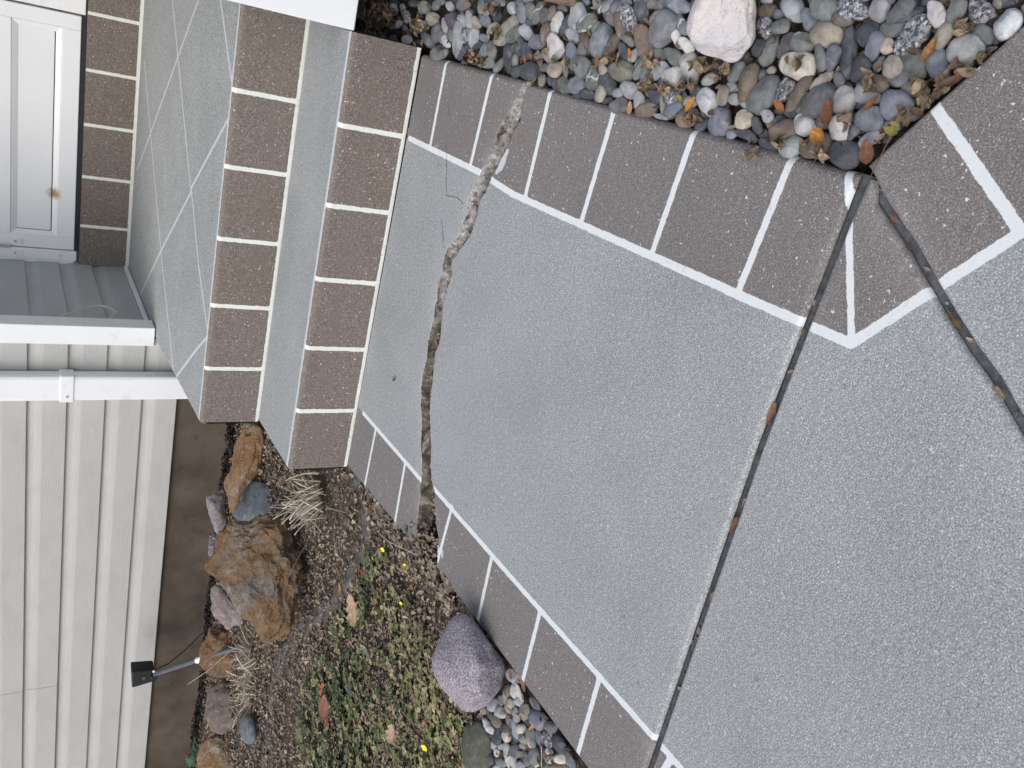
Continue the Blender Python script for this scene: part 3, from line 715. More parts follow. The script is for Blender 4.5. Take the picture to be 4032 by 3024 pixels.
    nt.links.new(g.bump(bh, bs, 0.004 if kind not in ('rusty', 'worn') else (0.018 if kind == 'rusty' else 0.006)), b.inputs["Normal"]); return mt
SM = {k: stone_mat(k + "_stone", k) for k in ("plain", "speckled", "veined", "blotched", "rusty", "granite", "mossy", "worn")}
KIND = {  # letter: colour, material, words
    'D': ((0.082,0.096,0.112), 'plain', 'dark slate grey'), 'M': ((0.17,0.182,0.192), 'plain', 'mid grey'), 'L': ((0.37,0.39,0.41), 'plain', 'pale grey'),
    'B': ((0.215,0.24,0.285), 'plain', 'blue-grey'), 'G': ((0.185,0.21,0.20), 'plain', 'greenish grey'), 'T': ((0.33,0.295,0.245), 'plain', 'tan'),
    'N': ((0.18,0.142,0.112), 'plain', 'brown'), 'W': ((0.58,0.58,0.58), 'plain', 'whitish'), 'P': ((0.125,0.112,0.13), 'plain', 'dull purple'),
    'S': ((0.36,0.37,0.39), 'speckled', 'black and white speckled'), 'V': ((0.20,0.225,0.22), 'veined', 'white-veined grey'), 'O': ((0.265,0.28,0.215), 'plain', 'olive green'),
    'C': ((0.56,0.50,0.41), 'plain', 'cream coloured'), 'R': ((0.24,0.19,0.15), 'blotched', 'brown blotched')}
def blob(name, pts, zc, thick, mat, tilt=0.5, crag=0.0, nth=26, nph=11, cuts=0, rough=0.05, rscale=2.2, seed=0, lift=0.0, power=0.92, under=1.0, rough2=0.0, r2scale=8):
    """a closed stone: its outline as seen, a true distance, a real thickness along the sight line and a lying attitude"""
    pts = np.asarray(pts, float); c = pts.mean(0) if len(pts) > 2 else pts[0]
    C0 = onz(*c, zc); rd = ray(*c); rd = rd / np.linalg.norm(rd)
    n = Vector((0, 0, 1)).lerp(Vector(-rd), 1 - tilt).normalized(); n = np.array(n)
    ang = np.linspace(0, 2 * math.pi, nth, endpoint=False)
    pa = np.arctan2(pts[:, 1] - c[1], pts[:, 0] - c[0]); pr = np.hypot(pts[:, 1] - c[1], pts[:, 0] - c[0]); o = np.argsort(pa)
    r = np.interp(ang, np.r_[pa[o] - 2*math.pi, pa[o], pa[o] + 2*math.pi] , np.r_[pr[o], pr[o], pr[o]], period=None) if False else \
        np.interp(np.where(ang > math.pi, ang - 2*math.pi, ang), np.r_[pa[o][-1] - 2*math.pi, pa[o], pa[o][0] + 2*math.pi], np.r_[pr[o][-1], pr[o], pr[o][0]])
    def eq(k):
        d = ray(c[0] + r[k] * math.cos(ang[k]), c[1] + r[k] * math.sin(ang[k]))
        return CAM + d * (np.dot(C0 - CAM, n) / np.dot(d, n)) - C0
    E = np.array([eq(k) for k in range(nth)])
    size = np.mean(np.linalg.norm(E, axis=1)); rmin = np.min(np.linalg.norm(E, axis=1))
    T = -rd * rmin * thick
    rnd = random.Random(seed * 7919 + 13); sv = Vector((rnd.uniform(-50, 50), rnd.uniform(-50, 50), rnd.uniform(-50, 50)))
    cutn = []
    for _ in range(cuts):
        v = Vector((rnd.gauss(0, 1), rnd.gauss(0, 1), rnd.gauss(0.5, 0.8))).normalized(); cutn.append((v, rnd.uniform(0.60, 0.82) if abs(v.z) > 0.5 else rnd.uniform(0.80, 0.93)))
    V = []
    for i in range(nph + 1):
        ph = math.pi * i / nph; s, co = math.sin(ph), math.cos(ph)
        if i in (0, nph): ks = [0]
        else: ks = range(nth)
        for k in ks:
            u = Vector((s * math.cos(ang[k]), s * math.sin(ang[k]), co))
            for (v, h) in cutn:
                e = u.dot(v)
                if e > h: u -= v * (e - h) * 0.85
            if crag:
                q3 = u * 2.6 + sv; rg = 1 - abs(noise.noise(q3 + Vector((0.4, 0, 0)))) * 2.2
                rg2 = 1 - abs(noise.noise(q3 * 2.7)) * 2.2; st = noise.noise(u * 3.4 + sv * 1.3) * 5; fl = (math.floor(st) + min(1, (st - math.floor(st)) * 4)) / 5
                f_c = crag * (0.7 * (rg - 0.5) + 0.6 * (rg2 - 0.5) + 0.35 * (1 - abs(noise.noise(q3 * 6.1)) * 2.2) + 1.2 * fl)
            else: f_c = 0
            rad = math.hypot(u.x, u.y); w = (abs(rad) ** power)
            f = 1 + rough * noise.noise(u * rscale + sv) + f_c
            if rough2: f += rough2 * (noise.noise(u * r2scale + sv) + 0.5 * noise.noise(u * r2scale * 2.3 + sv))
            if rad > 1e-6:
                a = math.atan2(u.y, u.x) % (2 * math.pi) / (2 * math.pi) * nth; k0 = int(a) % nth; fr = a - int(a)
                e = E[k0] * (1 - fr) + E[(k0 + 1) % nth] * fr
            else: e = E[0] * 0
            V.append(C0 + (e * w + T * u.z * (1.0 if u.z > 0 else under)) * f + np.array([0, 0, lift]))
    F = []
    idx = lambda i, k: 0 if i == 0 else (1 + (nph - 1) * nth if i == nph else 1 + (i - 1) * nth + k % nth)
    for i in range(nph):
        for k in range(nth):
            q = [idx(i, k), idx(i + 1, k), idx(i + 1, k + 1), idx(i, k + 1)]
            q = list(dict.fromkeys(q)); F.append(tuple(q))
    org = np.mean(V, axis=0)
    ob = mesh_obj(name, V, F, mat, smooth=True, origin=org)
    return ob, C0, size
def ellipse_pts(cx, cy, a, b, deg, n=24, egg=0.12, sq=2.3, seed=0):
    t = np.linspace(0, 2 * math.pi, n, endpoint=False); rnd = random.Random(seed)
    ct, st = np.cos(t), np.sin(t)
    x = a * np.sign(ct) * np.abs(ct) ** (2 / sq); y = b * np.sign(st) * np.abs(st) ** (2 / sq)
    e = egg * rnd.uniform(-1, 1); y = y * (1 + e * x / a); x = x * (1 + 0.06 * rnd.uniform(-1, 1) * np.sin(2 * t + rnd.uniform(0, 6)))
    d = math.radians(deg)
    return np.stack([cx + x * math.cos(d) - y * math.sin(d), cy + x * math.sin(d) + y * math.cos(d)], -1)

# positions measured on enlargements: x, y, half length, half width, angle, colour letter (a: angular)
P1 = """540,400,150,105,-50,D;755,160,110,65,75,L;975,290,115,60,80,S;1280,130,110,110,0,G;1425,330,115,115,0,T;1286,440,85,70,80,L;1340,690,160,75,55,D;1490,580,160,85,100,M;1575,640,110,55,80,B;1640,450,150,55,80,L;
1655,720,120,65,65,W;1740,600,120,60,80,G;1860,690,305,85,92,L;1990,620,125,80,100,S;2130,680,190,90,95,L;2060,330,140,75,80,L;1940,370,120,75,70,L;1770,350,135,120,60,P;985,690,95,75,0,Wa;1540,910,160,110,-30,G;
1970,900,160,65,-50,D;1730,110,90,70,70,L;1920,70,110,80,90,M;830,420,80,55,-60,L;670,370,90,55,-60,T;720,460,55,45,0,M;560,170,80,55,30,D;320,330,70,50,20,D;1100,60,90,60,10,D;1560,30,80,50,0,M"""
P2 = """325,390,115,75,60,T;500,370,115,80,60,B;430,110,150,70,100,G;500,210,60,60,0,T;610,120,150,70,85,D;740,40,100,60,10,B;960,150,110,80,70,L;1130,225,180,85,85,B;1280,190,150,85,75,G;1410,230,190,85,110,V;1530,290,140,95,80,M;
1640,230,130,70,-75,N;1740,400,210,95,100,W;1860,430,200,75,-60,D;2080,300,240,140,100,La;2010,620,150,95,65,L;620,500,130,75,-40,Ta;860,560,310,125,-55,T;1010,590,180,100,-40,G;1215,570,160,95,50,L;1550,580,190,105,100,N;
1390,740,140,120,30,B;1690,790,200,130,70,W;1990,960,230,100,85,B;1600,970,150,100,40,T;1420,970,80,65,0,M;1205,870,150,75,75,D;1060,900,165,75,60,D;1105,730,100,50,70,D;890,1020,260,75,85,D;1005,1060,110,55,90,T;
600,860,160,85,80,G;460,900,150,70,-65,G;350,800,90,50,-40,D;540,1090,110,90,0,G;740,1120,150,60,-50,G;1290,1240,175,155,0,Da;1060,1220,130,90,-20,D;1690,1200,150,130,20,Ta;1510,1170,80,65,0,M;1865,1120,200,40,85,M;
1470,1390,110,65,100,T;1700,1460,125,60,80,D;1850,1490,160,90,75,G;2050,1480,150,130,-20,B;1610,1400,80,50,80,D;1270,380,80,60,0,D;2160,860,130,70,85,G;160,80,70,60,20,N;1830,140,90,60,30,M;1100,40,80,50,0,M"""
P3 = """270,410,190,130,-40,V;460,90,140,80,80,V;620,100,130,80,-60,L;800,120,150,100,-35,M;680,320,140,85,60,M;830,420,220,85,75,N;990,350,290,130,70,S;1210,150,260,110,80,Da;1410,60,110,85,0,M;1560,80,130,80,-60,M;1870,110,200,130,10,La;
1470,300,160,80,-50,T;1590,520,310,215,-60,B;1260,730,310,150,75,R;1920,440,180,80,75,Va;520,710,280,165,-70,B;420,480,120,60,-60,G;240,760,200,90,80,N;700,790,220,90,-60,N;985,690,130,75,50,G;910,900,170,75,65,D;1080,960,130,65,-60,L;
190,1150,190,150,60,G;380,1360,210,115,85,V;540,1190,130,65,80,T;870,1220,230,170,15,Oa;1170,1190,190,80,-75,V;630,1460,200,130,60,Da;1530,950,140,90,70,G;1760,970,190,110,40,G;1520,1240,180,110,-40,L;1770,1330,190,160,0,W;
2060,1180,280,150,80,W;1290,1310,160,80,-75,Ba;1000,1540,160,120,40,L;1580,1500,150,75,80,M;1830,680,180,70,70,W;1980,780,160,90,50,W;2130,120,110,80,80,M;950,40,90,60,10,G"""
P4 = """300,580,150,80,10,D;510,560,150,85,-70,T;620,680,110,50,-25,Da;800,560,95,85,0,B;810,780,145,140,0,M;1180,720,190,100,80,La;1320,830,200,140,-40,N;1440,590,140,100,40,D;1740,630,160,110,-40,S;1580,780,180,45,85,T;1780,830,190,115,-35,B;
2020,970,200,150,-20,R;2160,560,130,100,80,D;2060,700,130,90,0,T;1540,960,140,40,15,L;110,600,90,40,0,D;1420,770,90,60,20,D"""
P5 = """390,740,280,150,70,Wa;610,1040,270,180,-75,Ba;1010,1020,180,140,-60,Ca;850,660,105,95,0,L;650,590,170,100,-70,T;410,320,140,85,-30,L;880,190,200,95,-60,M;1070,390,330,130,-75,R;810,460,110,90,20,L;1040,740,120,70,30,L;
1370,590,360,190,-55,M;1260,290,180,100,-40,M;1720,510,210,120,-55,S;1960,560,370,100,-58,N;1480,160,80,60,-20,T;1400,940,120,90,50,L;1500,1060,120,80,0,G;1700,1200,240,160,-15,N;1230,1120,150,80,70,P;2060,1120,160,160,0,W;
1450,1430,180,95,15,D;1830,1480,200,160,-40,L;800,1270,100,75,-30,B;1040,1270,170,80,20,D;290,1110,130,80,-40,D;560,80,110,80,30,D;1650,1000,90,60,0,D"""
P6 = """320,190,180,120,-20,N;510,250,95,85,0,B;290,500,200,130,65,S;550,460,170,110,-20,G;770,150,260,180,60,La;1030,340,200,120,65,B;1300,150,260,210,30,Ga;1350,610,270,220,15,T;930,750,215,180,-10,V;850,1130,300,220,10,C;640,790,240,110,-65,P;
360,860,270,130,-65,G;150,830,150,100,-70,D;1240,990,230,100,75,M;1440,1000,220,105,-75,B;1720,900,450,130,-85,Da;1260,1400,260,85,-40,T;1620,330,170,120,10,N;1830,160,280,190,10,S;2060,580,240,170,-40,D;1920,1190,220,140,-60,D;1560,1390,150,90,70,M"""
P7 = """290,140,240,150,-70,L;660,180,280,130,-40,M;820,250,260,75,-25,D;570,500,280,130,-15,G;190,800,260,130,-70,B;870,620,420,200,-55,S;400,800,140,130,0,Ca;1270,240,260,140,65,W;1600,210,280,130,-60,G;1370,630,260,120,-55,T;1760,850,310,210,-20,L;
2050,200,220,200,0,S;2080,610,180,170,0,G;900,1130,260,190,80,G;1290,1130,310,180,75,B;510,1160,190,150,-50,T;280,1100,150,75,-55,M;300,1440,160,130,60,R;620,1360,180,110,-35,M;900,1550,230,110,5,G;2500,430,300,180,-50,W;2480,30,140,90,0,D;2330,60,90,80,0,T;1080,30,90,50,-30,P"""
P8 = """660,340,330,220,-40,M;1070,350,260,180,-70,W;1490,250,240,150,20,L;1990,420,270,250,0,B;430,770,210,160,20,W;1000,800,220,175,70,W;1500,650,250,190,-5,B;1610,920,330,100,-38,L;590,1120,280,170,-20,N;1080,1260,260,210,10,D;700,720,130,90,20,N;1240,860,170,80,-60,M"""
PL_ = """560,260,130,80,40,L;590,310,60,45,20,B;570,470,110,60,80,W;650,520,170,35,70,W;480,470,100,60,80,N;430,560,120,40,80,T;365,610,85,50,85,M;255,690,110,80,-40,L;520,660,85,75,20,T;650,640,80,65,50,L;100,780,60,50,0,T;365,800,100,80,30,L;
490,750,90,55,60,T;200,830,80,50,60,D;295,930,110,75,60,N;600,830,110,60,80,L;730,800,115,70,90,T;510,920,100,60,70,B;935,910,150,115,40,B;890,680,120,50,55,M;170,1015,140,55,55,W;1130,1030,110,85,30,M;450,1040,90,60,0,D;310,1160,140,65,100,D;
590,1050,150,60,80,L;680,1060,90,75,0,C;450,1170,90,70,80,C;570,1150,110,50,70,D;830,1190,150,75,80,V;720,1200,85,75,0,O;735,1310,85,50,0,T;960,1200,140,50,75,B;1090,1220,125,80,80,S;1260,1290,150,85,60,D;1110,1400,55,50,0,W;500,1490,220,75,75,W;
640,1400,150,90,0,M;885,1490,150,85,85,V;1030,1430,90,50,80,D;190,1530,100,60,-80,D;370,1570,90,70,0,G;1130,1530,80,65,0,L;1280,1520,95,80,0,C;1430,1540,150,60,70,G;1385,1390,50,45,0,D;1050,1620,60,40,0,N;670,1620,70,60,0,L;760,1520,110,50,80,M;1290,1620,110,60,0,N"""
STONES = []
def read(s, ox, oy, sc, group, z0):
    for q in s.replace("\n", "").split(";"):
        a = q.split(","); X, Y, A, B, D = map(float, a[:5])
        STONES.append(dict(x=ox + X / sc, y=oy + Y / sc, a=A / sc, b=B / sc, d=D, k=a[5][0], ang='a' in a[5], group=group, z=z0))
RG, LG = "river pebbles in the bed right of the walkway", "river pebbles beside the purple boulder"
for s_, o_ in ((P1, (1380,0)), (P2, (1800,0)), (P3, (2250,0)), (P4, (2250,240)), (P5, (2700,240)), (P6, (2950,0)), (P7, (3400,0)), (P8, (3080,320))): read(s_, o_[0], o_[1], 4.389, RG, -0.006)
read(PL_, 1880, 2600, 3.913, LG, -0.018)
def edge_y(x):                                                     # far edge of the right bed: the edge of the walk in the photograph
    return np.interp(x, [1390, 1678, 2016, 2412, 3024, 3388, 4032], [125, 245, 303, 437, 592, 655, 86])
# stones buried lower between those, darker and smaller
fill = []
for _ in range(4000):
    x, y = rng.uniform(1500, 4100), rng.uniform(-190, 640)
    if x > 3388: lim = np.interp(x, [3388, 4032], [640, 70])
    else: lim = edge_y(x) - 14
    if y > lim or len(fill) >= 210: continue
    r = rng.uniform(13, 24) * (0.8 + 0.35 * (x - 1500) / 2500)
    over = y < -8
    if any((x - s["x"]) ** 2 + (y - s["y"]) ** 2 < (0.62 * (s["a"] + s["b"]) * 0.5 + r * 0.6) ** 2 for s in STONES if s["group"] == RG): continue
    if any((x - s["x"]) ** 2 + (y - s["y"]) ** 2 < (s["b"] + r) ** 2 * 0.75 for s in fill): continue
    if (x - 2842) ** 2 / 150 ** 2 + (y - 95) ** 2 / 165 ** 2 < 1: continue
    big = 1.5 if over else 1.0
    fill.append(dict(x=x, y=y, a=r * rng.uniform(1.0, 1.45) * big, b=r * big * rng.uniform(0.75, 1.0), d=rng.uniform(30, 130), k=rng.choice(list("DDDMMMGGBBLN")), ang=False, group=RG, z=-0.020 if not over else -0.006))
fill_l = []
for _ in range(1500):
    x, y = rng.uniform(1890, 2340), rng.uniform(2640, 3130)
    lim = np.interp(x, [1890, 2016, 2298], [2480, 2641, 3024])
    if y < lim + 22 or len(fill_l) > 60: continue
    r = rng.uniform(11, 17)
    if any((x - s["x"]) ** 2 + (y - s["y"]) ** 2 < (0.6 * (s["a"] + s["b"]) * 0.5 + r * 0.7) ** 2 for s in STONES + fill_l if s["group"] == LG): continue
    if (x - 1850) ** 2 / 165 ** 2 + (y - 2600) ** 2 / 230 ** 2 < 1: continue
    fill_l.append(dict(x=x, y=y, a=r * rng.uniform(1, 1.5), b=r, d=rng.uniform(0, 180), k=rng.choice(list("DMBLGTW")), ang=False, group=LG, z=-0.03))
for t in np.linspace(0.06, 0.97, 19):
    x = 3388 + 644 * t + rng.uniform(-8, 8); y = np.interp(x, [3388, 4032], [652, 86]) - rng.uniform(14, 30)
    if any((x - q["x"]) ** 2 + (y - q["y"]) ** 2 < (0.5 * (q["a"] + q["b"]) * 0.75 + 8) ** 2 for q in STONES if q["group"] == RG): continue
    fill.append(dict(x=x, y=y, a=rng.uniform(17, 27), b=rng.uniform(13, 18), d=rng.uniform(110, 170), k=rng.choice(list("DMGDBN")), ang=False, group=RG, z=-0.020))
STONES += fill + fill_l
LAND = [("the white garage trim", 1410, 60), ("the big pale boulder", 2842, 110), ("the crack's outer end", 2070, 310), ("the flat brown rock", 2150, 10), ("the walkway's pointed corner", 3388, 640), ("the first step's foot", 1690, 230),
        ("the slanting brown border", 3700, 330), ("the third grout line", 2165, 360), ("the fifth grout line", 2740, 515), ("the last grout line", 3110, 625), ("the purple boulder", 1960, 2600), ("the mossy rock", 1880, 2920), ("the walkway's left edge", 2150, 2830)]
def size_word(s):
    r = math.sqrt(s["a"] * s["b"]); return "big" if r > 52 else "middling" if r > 33 else "small" if r > 20 else "tiny"
def shape_word(s):
    q = s["a"] / s["b"]; return "angular" if s["ang"] else "round" if q < 1.2 else "oval" if q < 1.75 else "long"
def place(s):
    if s["group"] == RG:
        ey = edge_y(s["x"]) if s["x"] < 3388 else np.interp(s["x"], [3388, 4032], [640, 86])
        if ey - s["y"] < 55: return "lying against the walkway edge near"
    return "near"
labels = []
for s in STONES:
    l = min(LAND, key=lambda q: (q[1] - s["x"]) ** 2 + (q[2] - s["y"]) ** 2)
    s["base"] = "%s %s %s pebble" % (size_word(s), shape_word(s), KIND[s["k"]][2]); s["pl"] = "%s %s" % (place(s), l[0])
for s in STONES: s["l0"] = s["base"] + " " + s["pl"]
from collections import Counter
cnt = Counter(s["l0"] for s in STONES)
for s in STONES:
    s["lab"] = s["l0"]
    if cnt[s["l0"]] > 1:
        nb = sorted((t for t in STONES if t is not s and t["group"] == s["group"]), key=lambda t: (t["x"] - s["x"]) ** 2 + (t["y"] - s["y"]) ** 2)
        s["lab"] = "%s between a %s and a %s one, near %s" % (s["base"], KIND[nb[0]["k"]][2], KIND[nb[1]["k"]][2], min(LAND, key=lambda q: (q[1] - s["x"]) ** 2 + (q[2] - s["y"]) ** 2)[0])
        if len(s["lab"].split()) > 16: s["lab"] = "%s touching a %s %s one near %s" % (s["base"], size_word(nb[0]), KIND[nb[0]["k"]][2], min(LAND, key=lambda q: (q[1] - s["x"]) ** 2 + (q[2] - s["y"]) ** 2)[0])
        if len(s["lab"].split()) > 16: s["lab"] = s["l0"]
    if len(s["lab"].split()) > 16: s["lab"] = s["base"] + " near " + s["pl"].split(" near ")[-1]
rank = sorted(range(len(STONES)), key=lambda i: -(STONES[i]["a"] * STONES[i]["b"] * (1.0 if STONES[i]["z"] > -0.019 else 0.6) * (1 if STONES[i]["y"] > -5 else 0.1)))
KEEP = set(rank[:298]); rest_v, rest_f, rest_c = [], [], []
for i, s in enumerate(STONES):
    r0 = random.Random(i)
    col, mk, w = KIND[s["k"]]
    pts = ellipse_pts(s["x"], s["y"], s["a"] * 1.13, s["b"] * 1.15, s["d"], egg=0.3, sq=2.1 if s["ang"] else 2.4, seed=i)
    small = s["a"] < 26
    lift = 0.0 if s["z"] < -0.012 else r0.uniform(-0.006, 0.005)
    o, C0, sz = blob("pebble", pts, s["z"] + lift, r0.uniform(0.62, 0.95), SM[mk], tilt=0.55, nth=18 if small else 26, nph=9 if small else 13,
                     cuts=8 if s["ang"] else r0.choice((1, 2, 3, 4, 5)), rough=0.15, rscale=1.7, seed=i, rough2=0.016 if not s["ang"] else 0.026, r2scale=5)
    v = r0.uniform(0.66, 0.95) * (1.1 if s["k"] in 'WC' else 1.0); gm = sum(col) / 3; col = tuple(q * 0.86 + gm * 0.14 for q in col); o.color = (min(1, col[0] * v * r0.uniform(0.95, 1.05)), min(1, col[1] * v), min(1, col[2] * v * r0.uniform(0.95, 1.05)), 1)
    if i in KEEP: tag(o, s["lab"], "pebble", s["group"])
    else:                                                              # the small buried rest: one mass
        n0 = len(rest_v); mw = o.location
        rest_v += [tuple(v_.co + mw) for v_ in o.data.vertices]; rest_f += [tuple(n0 + q for q in p_.vertices) for p_ in o.data.polygons]; rest_c += [tuple(o.color[:3])] * len(o.data.vertices)
        me = o.data; bpy.data.objects.remove(o); bpy.data.meshes.remove(me)
def small_mat():
    mt, nt, b = new_mat("small_stones", 0.65, 0.3); g = G(nt); p = g.pos(); base = g.attr("tint", "Color"); cl = g.noise(p, 60, 6, 0.7)
    c = g.mix(g.mr(cl, 0.3, 0.7), g.mix(1.0, base, (0.65,0.65,0.66), 'MULTIPLY'), g.mix(1.0, base, (1.2,1.2,1.18), 'MULTIPLY'))
    nt.links.new(c, b.inputs["Base Color"]); nt.links.new(g.bump(cl, 0.3, 0.004), b.inputs["Normal"]); return mt
ro = mesh_obj("small_pebbles", rest_v, rest_f, small_mat(), smooth=True); cattr(ro, rest_c); tag(ro, "small buried pebbles filling the gaps between the larger river stones", "pebbles", kind='stuff')

def rock(name, pts, zc, thick, mk, colr, label, cat, **kw):
    o, C0, sz = blob(name, pts, zc, thick, SM[mk], **kw); o.color = (*colr, 1); return tag(o, label, cat)
dn = lambda pts, n=3: resample(np.array(list(pts) + [pts[0]], float), len(pts) * n + 1)[:-1]
zz = lambda pts, ox, oy, s: [z8(x, y, ox, oy, s) for x, y in pts]
# big pale boulder at the top of the bed
bp = [(2708,130),(2716,60),(2745,-10),(2790,-60),(2860,-85),(2930,-70),(2972,-20),(2978,60),(2970,140),(2955,190),(2925,232),(2890,250),(2850,246),(2800,228),(2745,200),(2718,168)]
rock("boulder", dn(bp), 0.035, 0.85, "worn", (0.64,0.62,0.605), "largest stone in the pebble bed, a smooth pinkish white boulder with a dented top", "boulder", nth=110, nph=60, cuts=2, crag=0.014, rough=0.09, rscale=1.5, seed=501, tilt=0.35, rough2=0.03, r2scale=2.6, power=0.8)
rock("flat_rock", dn([(2110,-40),(2130,-2),(2200,16),(2262,30),(2275,8),(2268,-60),(2200,-90)]), 0.02, 0.7, "blotched", (0.20,0.14,0.10), "flat brown rock slab poking in at the far side of the pebble bed", "rock", nth=40, nph=16, cuts=4, seed=502, power=0.7)
# garden stones
big = zz([(235,230),(330,160),(420,130),(520,105),(640,80),(760,66),(870,105),(960,140),(1000,200),(1030,330),(1070,420),(1120,480),(1132,600),(1110,720),(1090,850),(1062,1000),(1045,1170),(970,1300),(900,1350),(850,1395),(770,1420),(690,1380),(645,1330),(600,1240),(540,1180),(480,1130),(380,1020),(330,960),(270,880),(210,790),(120,660),(140,570),(180,450),(200,330)], 780, 2000, 2.766)
rock("rusty_boulder", dn(big, 4), 0.17, 0.75, "rusty", (0.27,0.27,0.27), "largest garden boulder, craggy rusty orange and brown with white crusts", "boulder", nth=200, nph=110, cuts=18, rough=0.10, rscale=2.4, crag=0.085, seed=21, tilt=0.30, rough2=0.05, r2scale=5, power=0.8)
rock("sharp_rock", dn(zz([(800,60),(750,180),(640,430),(600,600),(560,850),(460,980),(450,1080),(500,1300),(560,1600),(620,1640),(680,1450),(800,1150),(930,1000),(1060,820),(1110,560),(1120,300),(1090,90),(1000,40)], 780, 1660, 4.389), 3), 0.13, 0.6, "rusty", (0.33,0.31,0.29),
     "long jagged tan and brown rock beside the steps, behind the dry straw", "rock", nth=90, nph=44, cuts=9, rough=0.1, crag=0.09, seed=22, tilt=0.3, rough2=0.03, r2scale=6, power=0.75)
rock("slate_slab", dn(zz([(600,1640),(690,1440),(800,1200),(930,1010),(1100,1050),(1230,1120),(1310,1300),(1330,1500),(1250,1660),(1000,1720),(750,1720)], 780, 1660, 4.389), 3), 0.085, 0.35, "plain", (0.105,0.125,0.15), "smooth blue-grey slab of slate lying under the dry straw", "rock", nth=60, nph=20, rough=0.05, cuts=1, seed=23, tilt=0.6, power=0.7)
rock("rock_shard", dn([(807,1954),(880,1922),(888,1945),(882,1990),(892,2054),(858,2112),(840,2072),(823,2022)], 4), 0.15, 0.7, "blotched", (0.22,0.215,0.23), "upright grey shard of rock wedged between the jagged rock and the foundation", "rock", nth=48, nph=22, cuts=8, crag=0.09, seed=24, tilt=0.2, rough2=0.03)
rock("small_rock", dn(zz([(125,285),(210,285),(215,400),(180,520),(130,640),(108,500)], 780, 2000, 2.766), 4), 0.10, 0.8, "speckled", (0.26,0.22,0.26), "narrow purple and white rock tucked behind the rusty boulder", "rock", nth=36, nph=18, cuts=6, crag=0.09, seed=25, tilt=0.2, rough2=0.03)
rock("purple_rock", dn(zz([(140,890),(200,840),(255,860),(400,1030),(520,1130),(600,1250),(600,1340),(450,1310),(330,1320),(200,1220),(125,1080)], 780, 2000, 2.766), 4), 0.10, 0.7, "blotched", (0.24,0.205,0.21), "mottled mauve-grey rock leaning at the rusty boulder's lower side", "rock", nth=64, nph=30, cuts=8, rough=0.1, crag=0.09, seed=26, tilt=0.3, rough2=0.03, power=0.8)
rock("lamp_rock", dn(zz([(230,440),(290,335),(330,210),(430,170),(620,230),(720,300),(740,400),(700,560),(560,690),(400,720),(300,640),(250,560)], 700, 2400, 2.659), 4), 0.09, 0.7, "rusty", (0.27,0.235,0.21), "lumpy rust and grey rock that the black spotlight's stake leans over", "rock", nth=80, nph=36, cuts=8, rough=0.1, crag=0.10, seed=27, tilt=0.3, rough2=0.035, power=0.8)
rock("brown_rock", dn(zz([(298,830),(340,770),(520,775),(680,800),(820,900),(800,970),(640,1020),(610,1110),(600,1250),(500,1285),(370,1272),(322,1180),(300,1050)], 700, 2400, 2.659), 4), 0.085, 0.7, "blotched", (0.15,0.125,0.115), "dark brown rock between the spotlight rock and the round tan boulder", "rock", nth=72, nph=32, cuts=9, rough=0.1, crag=0.09, seed=28, tilt=0.3, rough2=0.03, power=0.75)
rock("tan_boulder", dn(zz([(205,1580),(220,1480),(280,1370),(400,1305),(540,1390),(620,1480),(655,1600),(660,1760),(520,1850),(350,1850),(230,1740)], 700, 2400, 2.659), 4), 0.10, 0.85, "rusty", (0.37,0.36,0.36), "rounded tan boulder beside the leafy green plant at the foundation", "boulder", nth=80, nph=40, cuts=3, rough=0.06, crag=0.05, seed=29, tilt=0.3, rough2=0.02, power=0.85)
rock("oval_stone", ellipse_pts(976.5, 2868, 63, 33, 82, 30, 0.1), 0.085, 0.8, "plain", (0.125,0.15,0.165), "smooth oval blue-grey stone lying alone on the brown litter", "stone", nth=40, nph=20, rough=0.04, seed=30, tilt=0.5)
rock("granite_boulder", dn(zz([(1790,322),(1870,380),(1960,500),(2050,610),(2150,720),(2182,800),(2120,970),(2000,1120),(1870,1192),(1780,1172),(1690,1080),(1600,960),(1530,820),(1518,720),(1560,620),(1640,460),(1710,360)], 1008, 2268, 2.1944), 4), 0.045, 0.85, "granite", (0.24,0.228,0.238), "smooth purple-grey granite boulder at the walkway's left edge", "boulder", nth=80, nph=44, cuts=3, rough=0.07, rscale=1.6, seed=36, tilt=0.35, rough2=0.012, r2scale=4, power=0.82)
rock("mossy_rock", dn([(1830,2860),(1880,2830),(1915,2850),(1935,2900),(1940,2960),(1925,3040),(1880,3060),(1830,3030),(1815,2940)], 4), -0.01, 0.5, "mossy", (0.13,0.135,0.115), "flat mossy grey-green rock sunk beside the left pebbles", "rock", nth=48, nph=22, rough=0.06, seed=37, tilt=0.6, rough2=0.015)

# ------------------------------------------------------------------ leaves, litter and plants
def leafy_mat(name, rough=0.75):
    mt, nt, b = new_mat(name, rough, 0.2); g = G(nt); p = g.pos()
    c = g.attr("tint", "Color"); c = g.mix(g.mr(g.noise(p, 140, 4, 0.7), 0.3, 0.7), g.mix(1.0, c, (0.62,0.6,0.6), 'MULTIPLY'), g.mix(1.0, c, (1.25,1.22,1.2), 'MULTIPLY'))
    nt.links.new(c, b.inputs["Base Color"]); nt.links.new(g.bump(g.noise(p, 260, 3), 0.4, 0.003), b.inputs["Normal"]); return mt
M_LITTER, M_GREEN = leafy_mat("dry_litter"), leafy_mat("low_plants", 0.6)
BROWN = [(0.25,0.205,0.155),(0.29,0.24,0.18),(0.215,0.175,0.135),(0.34,0.285,0.215),(0.26,0.205,0.155),(0.385,0.33,0.255),(0.19,0.155,0.125),(0.28,0.22,0.175)]
def sc_(a, b, col):
    v = rnd.uniform(a, b); return tuple(k * v for k in col)
rnd = random.Random(3)
